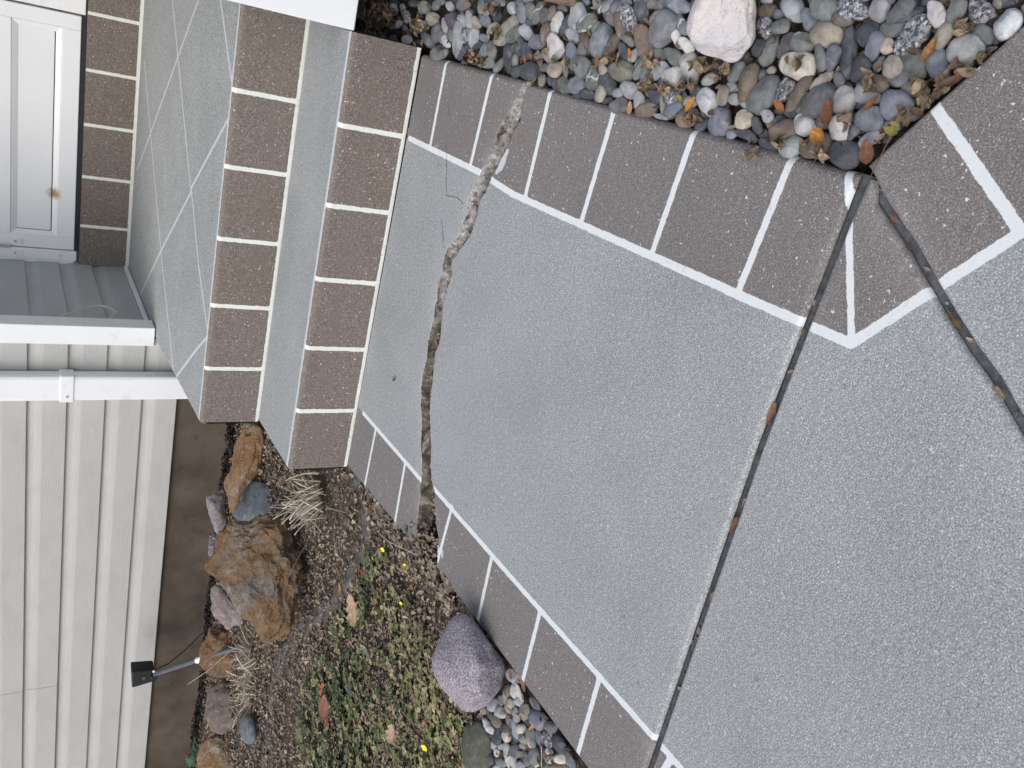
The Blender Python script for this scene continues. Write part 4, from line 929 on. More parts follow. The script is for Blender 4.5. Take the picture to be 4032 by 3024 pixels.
class LB:
    def __init__(s): s.v, s.f, s.c = [], [], []
    def bit(s, p, r, col, rnd, curl=0.6, asp=0.7, flat=0.5):
        """a curled scrap of leaf: six small faces about a bent midrib"""
        a = rnd.uniform(0, 2*math.pi); t = Vector((math.cos(a), math.sin(a), rnd.uniform(-flat, flat))).normalized()
        n = Vector((rnd.uniform(-flat, flat), rnd.uniform(-flat, flat), 1)).normalized(); w = n.cross(t).normalized(); n = t.cross(w)
        n0 = len(s.v); P = Vector(p); cu = rnd.uniform(-curl, curl); cv = rnd.uniform(0.1, curl)
        for i in range(4):
            x = (i / 3 - 0.5) * 2; hw = asp * (1 - 0.75 * x * x) * (1 + rnd.uniform(-0.25, 0.25)); zc = cu * x * x
            for y in (-1, 0, 1):
                s.v.append(tuple(P + (t * x + w * hw * y * (1 - 0.2*cv) + n * (zc + abs(y) * cv * hw)) * r)); s.c.append(tuple(q * rnd.uniform(0.94, 1.06) for q in col))
        for i in range(3):
            for j in range(2): s.f.append((n0 + i*3 + j, n0 + (i+1)*3 + j, n0 + (i+1)*3 + j + 1, n0 + i*3 + j + 1))
    def leaflet(s, p, t, n, L, W, col, fold=0.25, droop=0.2):
        w = n.cross(t).normalized(); n0 = len(s.v)
        for i, (x, h) in enumerate(((0, 0.08), (0.3, 0.75), (0.65, 1.0), (0.92, 0.55), (1.0, 0.1))):
            for y in (-1, 0, 1):
                s.v.append(tuple(p + t * L * x + w * W * h * y + n * (abs(y) * fold * W * h - droop * L * x * x))); s.c.append(col if y else tuple(min(1, q * 1.25) for q in col))
        for i in range(4):
            for j in range(2): s.f.append((n0 + i*3 + j, n0 + (i+1)*3 + j, n0 + (i+1)*3 + j + 1, n0 + i*3 + j + 1))
    def build(s, name, mat, parent=None, origin=None):
        o = mesh_obj(name, s.v, s.f, mat, parent, smooth=True, origin=origin); cattr(o, s.c); return o
def in_poly(x, y, poly):
    c = False; n = len(poly)
    for i in range(n):
        (x1, y1), (x2, y2) = poly[i], poly[(i+1) % n]
        if (y1 > y) != (y2 > y) and x < (x2 - x1) * (y - y1) / (y2 - y1) + x1: c = not c
    return c
def olx(y): return float(np.interp(-y, [0.03, 0.55, 0.71, 1.05, 1.34, 2.2], [-0.545, -0.488, -0.458, -0.443, -0.432, -0.42]))
rnd = random.Random(3)
EPTS = resample(np.array([onz(*p, 0.035)[:2] for p in [(1352,1872),(1350,1905),(1372,2000),(1375,2160),(1340,2260),(1262,2390),(1150,2500),(1098,2600),(1075,2720),(1052,2900),(1040,3050)]]), 60)
lt = LB()
cells = 0
while cells < 30000:
    x, y = rnd.uniform(-3.3, -0.42), rnd.uniform(-1.35, 1.28)
    q = ((np.array([x, y, 0.0]) - CAM)); dz = q @ FWD
    if dz < 0.2: continue
    py, px = 3024 - 1512 - F_PX * (q @ RIGHT) / dz, 2016 - F_PX * (q @ UP) / dz
    if not (-100 < px < 4032 and -60 < py < 3120): cells += 0.02; continue
    if y < 0 and x > olx(y) - 0.004: continue
    if y >= 0 and x > -0.55 - 0.05 * y: continue
    if py > 2640 and px > 1900 - max(0, (2800 - py)) * 0.1: continue        # pebbles lie there
    dens = 0.5 + 0.9 * noise.noise(Vector((x * 2.2, y * 2.2, 5)))
    if y > 0.95: dens *= 0.5
    if rnd.random() > dens + 0.35: cells += 0.2; continue
    if np.min(np.hypot(EPTS[:, 0] - x, EPTS[:, 1] - y)) < 0.030 + 0.012 * noise.noise(Vector((x * 9, y * 9, 1))) and rnd.random() < 0.62 + 0.6 * noise.noise(Vector((x * 4.0, y * 4.0, 7))): cells += 0.5; continue
    r = rnd.choice((0.0032, 0.004, 0.005, 0.0065, 0.009)) * rnd.uniform(0.8, 1.25)
    col = rnd.choice(BROWN); v = rnd.uniform(0.7, 1.25); v *= 0.16 if y > 1.06 + 0.05 * noise.noise(Vector((x * 6, 2, 2))) else (0.7 if y > 0.95 else 1)  # bits darkened toward the foundation for the shade there
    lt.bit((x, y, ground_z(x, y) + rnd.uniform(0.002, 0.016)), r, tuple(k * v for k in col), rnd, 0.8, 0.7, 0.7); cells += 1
for _ in range(5200):                                                  # near-black leaf bits, the foundation crevice's deep shade put into their colour
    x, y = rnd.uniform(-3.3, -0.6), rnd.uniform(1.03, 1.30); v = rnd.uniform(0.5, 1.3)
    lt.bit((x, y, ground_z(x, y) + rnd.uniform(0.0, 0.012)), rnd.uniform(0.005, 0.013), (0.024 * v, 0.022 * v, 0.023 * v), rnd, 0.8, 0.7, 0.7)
for _ in range(750):                                                   # drift against the left edge of the walk
    y = rnd.uniform(-0.75, -0.12); x = olx(y) + rnd.uniform(-0.07, 0.012) * (1 if y < -0.45 else 0.8)
    lt.bit((x, y, -0.022 + rnd.uniform(0, 0.02) - max(0, -(x - olx(y))) * 0.1), rnd.uniform(0.006, 0.014), sc_(0.8, 1.2, rnd.choice(BROWN)), rnd, 0.8, 0.75, 0.7)
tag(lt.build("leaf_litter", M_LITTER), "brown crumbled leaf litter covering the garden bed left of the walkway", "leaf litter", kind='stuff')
lr = LB()
for i in range(1500):
    px, py = rnd.uniform(1400, 4040), rnd.uniform(-180, 640)
    lim = edge_y(px) - 4 if px < 3388 else np.interp(px, [3388, 4032], [640, 70])
    if py > lim: continue
    near = math.exp(-((px - 1560) / 190) ** 2)
    cl_ = noise.noise(Vector((px * 0.014, py * 0.014, 8)))
    if rnd.random() > 0.16 + near * 0.95 + max(0, cl_ * 1.5 - 0.1) + (0.35 if lim - py < 28 else 0): continue
    p = onz(px, py, -0.012 + rnd.uniform(-0.012, 0.010) + (0.012 if near > 0.4 and rnd.random() < 0.6 else 0)); warm = rnd.random()
    col = rnd.choice([(0.17,0.125,0.078),(0.22,0.17,0.11),(0.12,0.086,0.058),(0.085,0.064,0.048),(0.27,0.215,0.14)] if warm < 0.9 else [(0.22,0.12,0.07),(0.22,0.14,0.10)])
    lr.bit(tuple(p), rnd.uniform(0.005, 0.0105), sc_(0.7, 1.15, col), rnd, 1.0, 0.65, 0.9)
for cx_, cy_, n_ in [(3480,535,4),(3560,462,4),(3640,395,6),(3720,322,8),(3790,262,6),(3860,206,4),(1440,60,50),(1500,30,50),(1480,150,60),(1530,60,60),(1440,140,40),(1650,110,40),(1860,225,26),(1960,130,22),(1940,30,18),(2545,335,20),(2620,345,14),(2700,330,14),(2760,260,14),(2850,280,16),(3060,560,10),(3145,240,8),(3230,610,12),(3420,330,8),(3790,105,9),(3610,330,6),(2230,250,10),(2420,225,10),(2960,610,8),(2720,470,10),(3200,560,6),(2555,250,14),(3330,470,6),(2150,210,8),(1890,235,12)]:
    for _ in range(n_):
        p = onz(cx_ + rnd.gauss(0, 16), cy_ + rnd.gauss(0, 13), 0.004 + rnd.uniform(-0.006, 0.01)); col = rnd.choice([(0.18,0.137,0.09),(0.235,0.185,0.125),(0.125,0.092,0.064),(0.29,0.232,0.157)])
        lr.bit(tuple(p), rnd.uniform(0.005, 0.011), sc_(0.75, 1.15, col), rnd, 1.1, 0.65, 0.9)
for _ in range(60):                                                      # left pebbles
    px, py = rnd.uniform(1930, 2300), rnd.uniform(2650, 3030); lim = np.interp(px, [1890, 2016, 2298], [2480, 2641, 3024])
    if py < lim + 6: continue
    lr.bit(tuple(onz(px, py, -0.014)), rnd.uniform(0.005, 0.010), sc_(0.8, 1.2, rnd.choice([(0.25,0.17,0.10),(0.20,0.11,0.06)])), rnd, 1.0, 0.65, 0.9)
tag(lr.build("leaf_litter", M_LITTER), "curled tan leaf scraps caught between the river pebbles", "leaf litter", kind='stuff')
lc = LB()                                                                # crack, joints, foot of the step
for _ in range(1100):
    t = rnd.random(); i = t * (len(CAl) - 1); a = CAl[int(i)] * (1 - i % 1) + CAl[min(int(i)+1, len(CAl)-1)] * (i % 1)
    t2 = np.interp(a[0], CBl[:, 0], CBl[:, 1]); dens = np.interp(a[0], [-0.5, -0.25, -0.05, 0.5, 0.75], [1.0, 1.0, 0.3, 0.16, 0.3])
    if rnd.random() > dens: continue
    y = t2 + (a[1] - t2) * rnd.uniform(0.05, 0.55)
    lc.bit((a[0] + rnd.gauss(0, 0.004), y, -0.036 + rnd.uniform(0, 0.026)), rnd.uniform(0.004, 0.009), sc_(0.8, 1.3, rnd.choice(BROWN + [(0.30,0.16,0.08)])), rnd, 0.9, 0.7, 0.9)
for _ in range(110):
    x = rnd.uniform(-0.52, 0.71); 
    if noise.noise(Vector((x * 9, 0, 4))) < 0.0: continue
    lc.bit((x, -0.013 + rnd.uniform(-0.004, 0.004), -0.008 + rnd.uniform(0, 0.008)), rnd.uniform(0.003, 0.006), sc_(0.8, 1.3, rnd.choice(BROWN)), rnd, 0.9, 0.7, 0.9)
for _ in range(14):
    if rnd.random() < 0.5: x = rnd.uniform(-0.4, 0.7); p = (x, np.interp(x, J1a[:, 0], J1a[:, 1]) - 0.008, -0.009)
    else: q = J2[0] + (J2[8] - J2[0]) * rnd.random(); p = (q[0], q[1], -0.009)
    lc.bit(p, rnd.uniform(0.003, 0.006), sc_(0.8, 1.3, rnd.choice(BROWN)), rnd, 0.8, 0.6, 0.5)
for _ in range(420):                                                     # litter drifting over the crack's left end
    px, py = rnd.gauss(1628, 34), rnd.gauss(2165, 46)
    if px > 1712 or py < 2040: continue
    p = onz(px, py, 0.0); lc.bit((p[0], p[1], -0.02 + rnd.uniform(0, 0.026)), rnd.uniform(0.005, 0.012), sc_(0.7, 1.1, rnd.choice(BROWN)), rnd, 0.9, 0.7, 0.8)
tag(lc.build("leaf_debris", M_LITTER), "crumbled leaf debris filling the jagged crack and the joints of the walkway", "leaf litter", kind='stuff')
# crack bed: dirt, its raised near lip coloured dark as a shadow line
bedpts = []
bv, bf = [], []
for i, x in enumerate(np.linspace(-0.49, 0.735, 160)):
    ya, yb = np.interp(x, CAl[:, 0], CAl[:, 1]), np.interp(x, CBl[:, 0], CBl[:, 1])
    for k, (dy, zf) in enumerate(((-0.010, -0.006), (0.003, -0.004), (0.011, -0.008), (0.017, -0.026), (ya - yb + 0.02, -0.046))):
        y = yb + dy + 0.004 * noise.noise(Vector((x * 55, k * 3.1, 2))); bv.append((x, y, zf + (0.005 if k < 3 else 0.010) * noise.noise(Vector((x * 70, y * 60, 1)))))
    if i:
        for k in range(4): bf.append(((i-1)*5+k, i*5+k, i*5+k+1, (i-1)*5+k+1))
tag(mesh_obj("crack_fill", bv, bf, simple("crack_dirt_shade", (0.026,0.022,0.019), 0.98, 0.5, 60, 0.8, 150, 0.05, dirt=((0.10,0.085,0.065), 0.6)), smooth=True), "dirt and rubble in the open crack, a shadow line coloured along its near lip", "dirt", kind='structure')
o, _, _ = blob("mortar_piece", dn([(1697,1690),(1691,1745),(1676,1770),(1661,1790),(1664,1750),(1675,1705)], 4), -0.006, 0.6, M_BROKEN, nth=40, nph=16, cuts=5, rough2=0.03, seed=61)
tag(o, "loose splinter of broken mortar lodged in the crack near the left border", "mortar chunk")

# a washed strip of bare soil
ev, ef = [], []
epts = resample(np.array([onz(*p, 0.035)[:2] for p in [(1352,1872),(1350,1905),(1372,2000),(1375,2160),(1340,2260),(1262,2390),(1150,2500),(1098,2600),(1075,2720),(1052,2900),(1040,3050)]]), 160)
for i, p in enumerate(epts):
    t = epts[min(i+1, 159)] - epts[max(i-1, 0)]; t = t / np.linalg.norm(t); n = np.array([-t[1], t[0]])
    for k in range(9):
        s = (k - 4) / 4; hw = 0.040 * (1 + 0.5 * noise.noise(Vector((i * 0.10, s * 2, 1))) + 0.45 * noise.noise(Vector((i * 0.55, s * 2, 4))))
        q = p + n * s * hw; ev.append((q[0], q[1], ground_z(q[0], q[1]) + 0.007 * (1 - s ** 2) - 0.001 + 0.006 * noise.noise(Vector((i * 0.05, k * 2.1, 4))) - 0.010 * max(0, noise.noise(Vector((i * 0.06, 3, 9))))))
    if i:
        for k in range(8): ef.append(((i-1)*9+k, i*9+k, i*9+k+1, (i-1)*9+k+1))
tag(mesh_obj("bare_soil", ev, ef, simple("dusty_grey_soil", (0.125,0.115,0.105), 0.98, 0.45, 35, 0.9, 90, 0.1, dirt=((0.045,0.042,0.04), 0.7)), smooth=True), "dusty grey strip of bare soil between the boulders and the green cover", "soil", kind='structure')

# low green cover
def ppx(x, y, z=0.0):
    q = np.array([x, y, z]) - CAM; dz = q @ FWD; return 2016 - F_PX * (q @ UP) / dz, 1512 - F_PX * (q @ RIGHT) / dz
lg_ = LB()
GREENP = [(1420,2140),(1520,2170),(1590,2290),(1640,2420),(1690,2520),(1740,2640),(1830,2760),(1860,2840),(1830,3080),(1180,3080),(1170,2860),(1190,2700),(1270,2560),(1330,2420),(1390,2300)]
OLIVE = [(0.15,0.17,0.065),(0.20,0.21,0.09),(0.12,0.145,0.07),(0.085,0.125,0.06),(0.26,0.255,0.125),(0.10,0.13,0.08),(0.33,0.30,0.17)]
made = 0
while made < 2000:
    px, py = rnd.uniform(1150, 1870), rnd.uniform(2130, 3080)
    if not in_poly(px, py, GREENP): continue
    d = noise.noise(Vector((px * 0.0085, py * 0.0085, 2))) * 0.9 + 0.5 + (0.25 if py > 2600 else -0.1)
    if rnd.random() > d: made += 0.25; continue
    p0 = onz(px, py, 0.0); gz = ground_z(p0[0], p0[1]); p = Vector(onz(px, py, gz + rnd.uniform(0.012, 0.032)))
    olive = px > 1450 + rnd.uniform(-120, 120)
    col = rnd.choice(OLIVE[:3] + OLIVE[4:5] + OLIVE[6:] if olive else OLIVE[2:6]); v = rnd.uniform(0.6, 1.2)
    if rnd.random() < 0.03: col = rnd.choice([(0.30,0.10,0.05),(0.33,0.17,0.08)])
    col = tuple(k * v for k in col); L = rnd.choice((0.005, 0.007, 0.010, 0.013, 0.018)) * rnd.uniform(0.85, 1.15) * (1.25 if not olive else 1.0); a0 = rnd.uniform(0, 6.28); k = rnd.choice((3, 3, 4, 5))
    for j in range(k):
        a = a0 + j * 2 * math.pi / k + rnd.uniform(-.25, .25); t = Vector((math.cos(a), math.sin(a), rnd.uniform(-0.1, 0.45))).normalized(); n = Vector((rnd.uniform(-.2,.2), rnd.uniform(-.2,.2), 1)); n = (n - t * n.dot(t)).normalized()
        lg_.leaflet(p, t, n, L, L * 0.42, tuple(q * rnd.uniform(0.9, 1.1) for q in col), 0.3, 0.15)
    made += 1
tag(lg_.build("ground_cover", M_GREEN), "low olive green clover-like ground cover spreading between the bare grey soil and the granite boulder", "ground cover", kind='stuff')
tops = LB()
k_n = 0
while k_n < 2600:
    px, py = rnd.uniform(1150, 1880), rnd.uniform(2100, 3080)
    if not in_poly(px, py, GREENP): continue
    p0 = onz(px, py, 0.0); p = onz(px, py, ground_z(p0[0], p0[1]) + rnd.uniform(0.010, 0.036)); k_n += 1
    if noise.noise(Vector((px * 0.012, py * 0.012, 6))) < -0.12: continue
    tops.bit(tuple(p), rnd.uniform(0.004, 0.009), sc_(0.75, 1.15, rnd.choice(BROWN)), rnd, 0.9, 0.65, 0.7)
tag(tops.build("leaf_litter", M_LITTER), "brown leaf scraps caught on top of the green ground cover", "leaf litter", kind='stuff')
gr = LB()
for cx_, cy_, n_ in [(1400,2640,130),(1370,2780,120),(1470,2860,150),(1560,2920,120),(1290,2700,90),(1340,2930,110),(1600,3000,90),(1230,2830,60)]:
    for _ in range(n_):
        px, py = cx_ + rnd.gauss(0, 26), cy_ + rnd.gauss(0, 34); p = Vector(onz(px, py, 0.0)); p.z = ground_z(p.x, p.y)
        a = rnd.uniform(0, 6.28); t = Vector((math.cos(a), math.sin(a), rnd.uniform(0.5, 1.6))).normalized(); n = Vector((-t.x * t.z, -t.y * t.z, 1 - t.z * t.z)).normalized()
        v = rnd.uniform(0.6, 1.2); gr.leaflet(p, t, n, rnd.uniform(0.025, 0.055), 0.0012, (0.04 * v, 0.095 * v, 0.022 * v), 0.4, 0.5)
tag(gr.build("grass", M_GREEN), "thin dark green grass blades among the ground cover", "grass", kind='stuff')

# single leaves
def leaf(px, py, L, W, ang, col, label, z=0.006, curl=0.35, cup=0.35, lobes=0, parent=None, tiltz=0.0, seed=0):
    """one dry leaf lying at the point seen at px, py; L, W half sizes in metres, ang its heading in plan"""
    k_ = 1.0 if lobes or px < 1450 else 0.62
    L, W = L * k_, W * k_
    r = random.Random(seed + int(px)); C0 = Vector(onz(px, py, z)); t = Vector((math.cos(ang), math.sin(ang), tiltz)).normalized()
    n = Vector((r.uniform(-.2,.2), r.uniform(-.2,.2) - 0.25, 1)); n = (n - t * n.dot(t)).normalized(); w = n.cross(t)
    b = LB(); N = 22 if lobes else 12; M_ = 6
    for i in range(N + 1):
        x = i / N * 2 - 1; prof = max(0.0, (1 - abs(x) ** 2.2)) ** 0.7 * (1 - 0.25 * x)
        if lobes: prof *= 0.62 + 0.5 * abs(math.sin((x + 1) * math.pi * lobes / 2 + 0.6)) 
        for j in range(-M_ // 2, M_ // 2 + 1):
            y = j / (M_ / 2); hw = W * prof
            zc = curl * L * (x * x - 0.3) + cup * hw * y * y + 0.05 * W * noise.noise(Vector((x * 3, y * 3, px)))
            b.v.append(tuple(C0 + t * L * x + w * hw * y + n * zc)); sh = 0.85 + 0.25 * noise.noise(Vector((x * 4, y * 4, px * 0.1))); b.c.append(tuple(q * sh * (1.18 if j == 0 else 1) for q in col))
    K = M_ + 1
    for i in range(N):
        for j in range(M_): b.f.append((i*K+j, (i+1)*K+j, (i+1)*K+j+1, i*K+j+1))
    o = b.build("fallen_leaf", M_LITTER, origin=tuple(C0)); tag(o, label, "leaf"); return o
OR_, RU, TN, YG, RD = (0.42,0.215,0.065), (0.17,0.078,0.045), (0.38,0.28,0.17), (0.27,0.25,0.07), (0.24,0.10,0.07)
leaf(3228, 536, 0.024, 0.017, 1.3, OR_, "bright orange curled leaf cupped on the pebbles near the walkway's pointed corner", 0.022, 0.5, 0.9)
leaf(3262, 442, 0.030, 0.014, 0.3, RU, "glossy rust-brown leaf standing on edge between two white pebbles", 0.012, 0.2, 0.5)
leaf(3412, 598, 0.027, 0.014, 0.5, (0.20,0.095,0.055), "triangular rust-red leaf at the tip of the pebble bed over the joint", 0.016, 0.2, 0.2)
leaf(3752, 318, 0.036, 0.008, 2.25, (0.21,0.095,0.055), "narrow rust-red leaf lying along the slanting brown border", 0.006, 0.3, 0.6)
leaf(3421, 415, 0.030, 0.006, -0.5, (0.22,0.085,0.035), "thin dark red-brown leaf under the blue-grey stone with white rings", 0.004, 0.1, 0.4)
leaf(2722, 410, 0.022, 0.010, -0.4, OR_, "small orange leaf with pointed ends over a tan pebble", 0.020, 0.3, 0.6)
leaf(2483, 425, 0.020, 0.011, 0.4, (0.46,0.27,0.15), "salmon-tan leaf stuck beside the heart shaped brown pebble", 0.006, 0.2, 0.5)
leaf(2678, 388, 0.016, 0.007, 1.2, YG, "yellow-green leaf under a speckled white pebble", 0.016, 0.2, 0.4)
leaf(3508, 516, 0.018, 0.009, 1.4, YG, "yellow-green leaf nearest the walkway's slanting border", 0.010, 0.2, 0.3)
leaf(3527, 495, 0.015, 0.008, 1.2, (0.25,0.24,0.08), "olive leaf overlapping a yellow-green one by the slanting border", 0.012, 0.2, 0.3)
leaf(3070, 420, 0.022, 0.009, 1.1, (0.34,0.15,0.06), "upright orange-brown leaf in front of the long brown pebble", 0.018, 0.3, 0.4)
leaf(2480, 210, 0.018, 0.006, 0.7, (0.40,0.18,0.06), "slim orange leaf against a brown blotched pebble", 0.018, 0.2, 0.4)
leaf(2352, 245, 0.024, 0.008, 0.4, (0.27,0.12,0.07), "twisted red-brown leaf below the large blue-grey pebble", 0.014, 0.4, 0.6)
leaf(2067, 235, 0.016, 0.006, 0.7, (0.36,0.12,0.05), "orange-red sliver of leaf above a dark slate pebble", 0.014, 0.2, 0.3)
leaf(2089, 222, 0.015, 0.005, 0.9, (0.34,0.12,0.05), "second orange-red sliver, standing right beside the larger one", 0.015, 0.2, 0.3)
leaf(3662, 195, 0.024, 0.010, -0.2, (0.28,0.15,0.07), "ochre leaf leaning between a tan and a pale pebble at the slanting border", 0.008, 0.3, 0.4)
leaf(2060, 2690, 0.03, 0.011, 1.0, (0.30,0.17,0.09), "long tan-brown leaf wedged along the walkway's left edge by the pebbles", -0.002, 0.2, 0.4)
leaf(2012, 2652, 0.02, 0.008, 0.9, (0.24,0.12,0.05), "short brown leaf at the foot of the purple boulder", -0.002, 0.2, 0.4)
leaf(2095, 2864, 0.022, 0.007, 2.7, (0.46,0.25,0.12), "orange-tan sliver of leaf beside the blue-grey left pebble", 0.010, 0.3, 0.4)
leaf(1390, 2400, 0.050, 0.034, 0.9, (0.50,0.36,0.23), "large pale tan oak leaf lying flat on the ground cover", 0.05, 0.15, 0.2, lobes=4)
leaf(1283, 2782, 0.045, 0.022, 0.3, (0.26,0.125,0.085), "broad reddish brown leaf on the green ground cover", 0.06, 0.25, 0.5)
leaf(1448, 2560, 0.042, 0.013, 1.9, (0.36,0.36,0.30), "folded pale grey-green leaf in the middle of the ground cover", 0.05, 0.3, 0.9)
leaf(1545, 2885, 0.030, 0.018, 0.2, (0.46,0.34,0.24), "crinkled pale beige leaf close to the lowest yellow flower", 0.05, 0.3, 0.5, lobes=3)
leaf(1345, 2318, 0.022, 0.013, 1.2, (0.42,0.22,0.08), "small orange-brown leaf on the bare grey soil", 0.05, 0.3, 0.5)
leaf(1605, 2190, 0.026, 0.017, 0.5, (0.20,0.10,0.075), "dark reddish leaf at the crack's left end", -0.004, 0.3, 0.4)
for i, (px, py, L, c, t) in enumerate([(2893,2066,0.026,(0.25,0.125,0.07),"long brown leaf sunk in the straight joint, upper middle"), (3040,1628,0.030,(0.30,0.16,0.09),"long tan-brown leaf sunk in the straight joint, near its middle"), (2832,2285,0.014,(0.25,0.2,0.07),"olive yellow leaf scrap in the straight joint below its middle"),
        (2805,2348,0.015,(0.33,0.25,0.16),"frayed tan leaf in the straight joint below its middle"), (3519,865,0.015,(0.26,0.13,0.08),"brown leaf in the slanting joint inside the border"), (3583,975,0.014,(0.12,0.08,0.07),"dark shrivelled leaf in the slanting joint"), (3773,1282,0.017,(0.19,0.16,0.06),"olive leaf in the slanting joint past the grout line"),
        (3747,1243,0.014,(0.18,0.11,0.07),"crumpled brown leaf touching the olive one in the slanting joint"), (3940,1548,0.016,(0.36,0.28,0.17),"pale tan leaf scrap far along the slanting joint"), (3162,1310,0.011,(0.22,0.17,0.07),"tiny olive leaf in the joint by the grout line"), (2930,1978,0.012,(0.36,0.28,0.19),"curled pale tan leaf in the joint, between two brown ones")]):
    c = tuple(q * 0.72 for q in c)
    leaf(px, py, L, L * 0.28, 3.05 if px < 3200 else -2.1, c, t, -0.003, 0.15, 0.5)
leaf(1730, 1125, 0.020, 0.008, 0.5, (0.40,0.25,0.15), "curled tan leaf arching across the crack", 0.006, 0.7, 0.5)
leaf(1719, 1350, 0.016, 0.009, 1.2, (0.36,0.20,0.11), "orange-brown leaf lying in the crack's middle", -0.004, 0.3, 0.5)
leaf(1553, 1492, 0.010, 0.008, 0.6, (0.22,0.14,0.09), "tiny crumpled brown leaf alone on the grey slab by the step", 0.004, 0.8, 0.8)

# flowers, twigs, straw
M_YEL = simple("buttercup_yellow", (0.85,0.68,0.02), 0.5, 0.05, 30)
M_STRAW = leafy_mat("dry_straw", 0.8)
for px, py, lab, r in [(1923 - 215, 2268 + 675, "", 0), ]: pass
for px, py, r, lab in [(1672, 2944, 0.0105, "large yellow five-petalled flower low in the ground cover near the left pebbles"), (1507, 2164, 0.008, "small yellow flower on brown litter near the bare grey soil"), (1597, 2229, 0.009, "small yellow flower nearest the crack's left end"), (1579, 2375, 0.006, "tiny half open yellow flower among olive leaves")]:
    p0 = onz(px, py, 0.0); gz = ground_z(p0[0], p0[1]); C0 = onz(px, py, gz + 0.035); root = empty("yellow_flower", (C0[0], C0[1], gz)); tag(root, lab, "flower", "yellow flowers in the garden bed")
    for j in range(5):
        a = j * 2 * math.pi / 5 + 0.3; nrm_ = Vector((-0.15, -0.5, 1)).normalized(); t = Vector((math.cos(a), math.sin(a), 0)); t = (t - nrm_ * t.dot(nrm_)).normalized(); L = LB()
        L.leaflet(Vector(C0), t, nrm_, r, r * 0.55, (0.8, 0.65, 0.02), -0.1, -0.25); po = mesh_obj("petal", L.v, L.f, M_YEL, root, smooth=True)
    b = MB(); b.tube([(C0[0], C0[1], gz), tuple(C0)], 0.0008, 6); b.build("stem", simple("green_stem", (0.06,0.1,0.03), 0.6), root)
def straw(pts3, r, b): b.tube([tuple(p) for p in pts3], [r * (1 - 0.35 * i / (len(pts3) - 1)) for i in range(len(pts3))], 6)
def clump(name, label, base_px, n, zb, spread, seed, Ls=(0.10, 0.24), el=(0.1, 1.0), sp=0.022):
    r_ = random.Random(seed); b = MB()
    B0 = onz(*base_px, zb)
    for i in range(n):
        a = r_.gauss(math.radians(spread[0]), math.radians(spread[1])); L = r_.uniform(*Ls); e = r_.uniform(*el)
        p0 = Vector(B0) + Vector((r_.gauss(0, sp), r_.gauss(0, sp), -0.01)); d = Vector((math.cos(a), math.sin(a), e)).normalized(); bend = r_.uniform(-0.35, 0.05); side = Vector((-d.y, d.x, 0)) * r_.uniform(-0.7, 0.7)
        straw([p0 + d * L * t + Vector((0, 0, 1)) * bend * L * t * t + side * L * t * t for t in np.linspace(0, 1, 7)], r_.choice((0.0012, 0.0016, 0.0024, 0.0036)), b)
    o = mesh_obj(name, b.v, b.f, M_STRAW, smooth=True, origin=tuple(B0))
    cols = []; rr = random.Random(seed + 1); k = 0
    per = 7 * 6
    for i in range(len(b.v) // per):
        c = rr.choice([(0.48,0.43,0.34),(0.38,0.33,0.25),(0.58,0.54,0.45),(0.24,0.20,0.15)]); cols += [c] * per
    cattr(o, cols); return tag(o, label, "dry grass")
clump("dry_grass_clump", "large clump of broken pale straw lying beside the bottom step", (1240, 1965), 120, 0.05, (135, 50), 5, (0.07, 0.16), (0.25, 2.4), 0.035)
clump("dry_grass_clump", "smaller clump of dry straw around the spotlight's stake", (985, 2600), 70, 0.07, (150, 80), 6, (0.06, 0.13), (0.1, 1.5), 0.035)
clump("dry_grass_clump", "sparse dry straw lying over the dark brown rock", (985, 2725), 44, 0.07, (160, 60), 8, (0.07, 0.15), (0.1, 1.5), 0.03)
def twig(pts, r, label, col=(0.30,0.25,0.18)):
    b = MB(); straw([Vector(p) for p in resample(np.array(pts), 24)], r, b); o = mesh_obj("twig", b.v, b.f, M_STRAW, smooth=True); cattr(o, [col] * len(b.v)); tag(o, label, "twig")
twig([onz(x, y, z) for x, y, z in [(1497,2103,0.0),(1530,2132,0.012),(1580,2155,0.018),(1642,2186,0.012)]], 0.0017, "pale forked twig pointing at the crack's left end", (0.50,0.46,0.38))
twig([onz(x, y, z) for x, y, z in [(1678,2560,0.03),(1690,2640,0.04),(1712,2660,0.045),(1760,2700,0.04),(1798,2755,0.03)]], 0.0014, "thin whitish runner stem looping over the purple boulder's side", (0.52,0.48,0.40))
twig([onz(x, y, z) for x, y, z in [(1288,1998,0.05),(1330,2010,0.05),(1360,2018,0.055)]], 0.0022, "short brown twig across the bare grey soil's upper end")
twig([onz(x, y, z) for x, y, z in [(1300,2160,0.045),(1345,2154,0.05)]], 0.0018, "short grey twig across the bare grey soil's middle", (0.2,0.18,0.15))
twig([onz(x, y, z) for x, y, z in [(3540,480,0.006),(3490,570,0.004),(3455,640,0.004),(3425,700,0.004)]], 0.0009, "thin brown leaf stalk lying on the border at the pointed corner", (0.16,0.09,0.06))
twig([onz(x, y, z) for x, y, z in [(2132,2940,0.006),(2133,3040,0.006)]], 0.0011, "straight pale straw standing among the left pebbles", (0.5,0.48,0.42))
twig([onz(x, y, z) for x, y, z in [(1213,2040,0.06),(1240,2062,0.062),(1265,2095,0.06)]], 0.0032, "broken pale straw stem beside the rusty boulder", (0.5,0.46,0.38))
twig([onz(x, y, z) for x, y, z in [(740,2694,0.20),(820,2640,0.17),(908,2562,0.13)]], 0.0022, "long loose straw leaning across the spotlight's stake", (0.36,0.31,0.23))

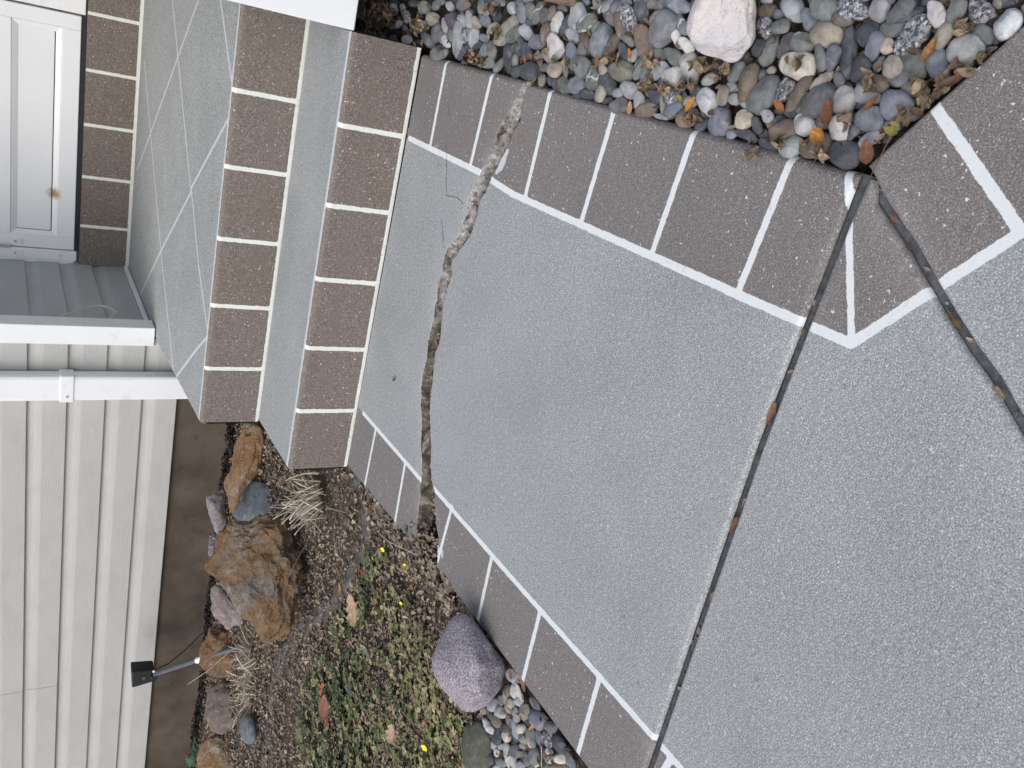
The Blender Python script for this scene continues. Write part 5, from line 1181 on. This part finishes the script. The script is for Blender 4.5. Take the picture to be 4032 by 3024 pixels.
# leafy plant at the foundation
lp = LB(); r_ = random.Random(9)
for px, py in [(800,2935),(775,2975),(810,2890),(760,3010),(830,2905),(785,3040),(745,2985),(820,2960),(770,2930)]:
    for k in range(4):
        p = Vector(ony(px + r_.gauss(0, 10), py + r_.gauss(0, 12), 1.08 + r_.uniform(-0.08, 0.1))); a = r_.uniform(0, 6.28); t = Vector((math.cos(a), math.sin(a) - 0.6, r_.uniform(-0.3, 0.4))).normalized(); n = Vector((0.1, -0.5, 1)); n = (n - t * n.dot(t)).normalized()
        v = r_.uniform(0.7, 1.2); lp.leaflet(p, t, n, r_.uniform(0.04, 0.07), r_.uniform(0.018, 0.03), (0.045 * v, 0.085 * v, 0.05 * v), 0.25, 0.3)
tag(lp.build("leafy_plant", M_GREEN), "dark green broad-leaved plant between the tan boulder and the foundation", "plant")

# spotlight on a stake
M_BLKP = simple("black_plastic", (0.018,0.02,0.024), 0.5, 0.2, 40, 0.1, 200)
M_PIPE = simple("blue_grey_plastic_pipe", (0.105,0.12,0.155), 0.5, 0.15, 50)
base = Vector(onz(945, 2546, 0.06)); hx = Vector(ony(*z8(1335, 850, 0, 2268), 1.06)); root = tag(empty("garden_spotlight", (base.x, base.y, 0.03)), "black garden spotlight on a leaning blue-grey stake in front of the siding", "garden light")
cpl0, cpl1 = [base.lerp(hx, t) for t in (0.40, 0.56)]
b = MB(); b.tube([base - (hx - base) * 0.15, base.lerp(hx, 0.5), hx], 0.0098, 14); b.build("stake", M_PIPE, root, smooth=True)
tq = (hx - base).normalized(); proj_t = []
def t_on(px):                                                       # where along the stake a mark is seen
    ts = np.linspace(0, 1, 200); return min(ts, key=lambda t: abs(ppx(*base.lerp(hx, t))[0] - px))
ta, tb_ = t_on(776), t_on(818)
b = MB(); b.tube([base.lerp(hx, tb_), base.lerp(hx, tb_) + tq * 0.001, base.lerp(hx, ta) - tq * 0.001, base.lerp(hx, ta)], [0.0105, 0.0135, 0.0135, 0.0105], 16); b.build("coupling", M_WHITE, root, smooth=False)
yh = hx.y + 0.005
c4 = [Vector(ony(*z8(x, y, 0, 2268), yh)) for x, y in [(1330, 815), (1336, 912), (1140, 971), (1133, 830)]]
b = MB(); dpt = Vector((-0.004, 0.075, -0.006)); back = [p + dpt for p in c4]
b.add([tuple(p) for p in c4 + back], [(0,1,2,3), (7,6,5,4), (0,4,5,1), (1,5,6,2), (2,6,7,3), (3,7,4,0)]); HEAD = b.build("lamp_head", M_BLKP, root, bevel=0.006)
b = MB(); cc = c4[0] * 0.5 + c4[1] * 0.5; b.box((cc.x - 0.012, cc.y - 0.016, cc.z - 0.012), (cc.x + 0.012, cc.y + 0.012, cc.z + 0.018)); b.build("bracket", M_BLKP, root, bevel=0.003)
b = MB(); ctr = (c4[0] + c4[1] + c4[2] + c4[3]) / 4; b.box((ctr.x - 0.008, ctr.y - 0.0035, ctr.z - 0.010), (ctr.x + 0.009, ctr.y + 0.004, ctr.z + 0.004)); b.build("badge_plate", simple("grey_label_plate", (0.10,0.10,0.11), 0.4), HEAD)
b = MB(); k0 = c4[0]; b.tube([(k0.x + 0.0, k0.y - 0.004, k0.z + 0.002), (k0.x, k0.y - 0.010, k0.z + 0.002)], 0.006, 10); b.build("knob", M_WHITE, root)
b = MB(); b.tube([tuple(p) for p in resample(np.array([tuple(k0), tuple(ony(*z8(1450,760,0,2268), 1.10)), tuple(ony(*z8(1600,640,0,2268), 1.16)), tuple(ony(*z8(1740,500,0,2268), 1.20)), tuple(ony(*z8(1800,440,0,2268), 1.2))]), 40)], 0.0026, 8); b.build("power_cable", M_BLKP, root, smooth=True)
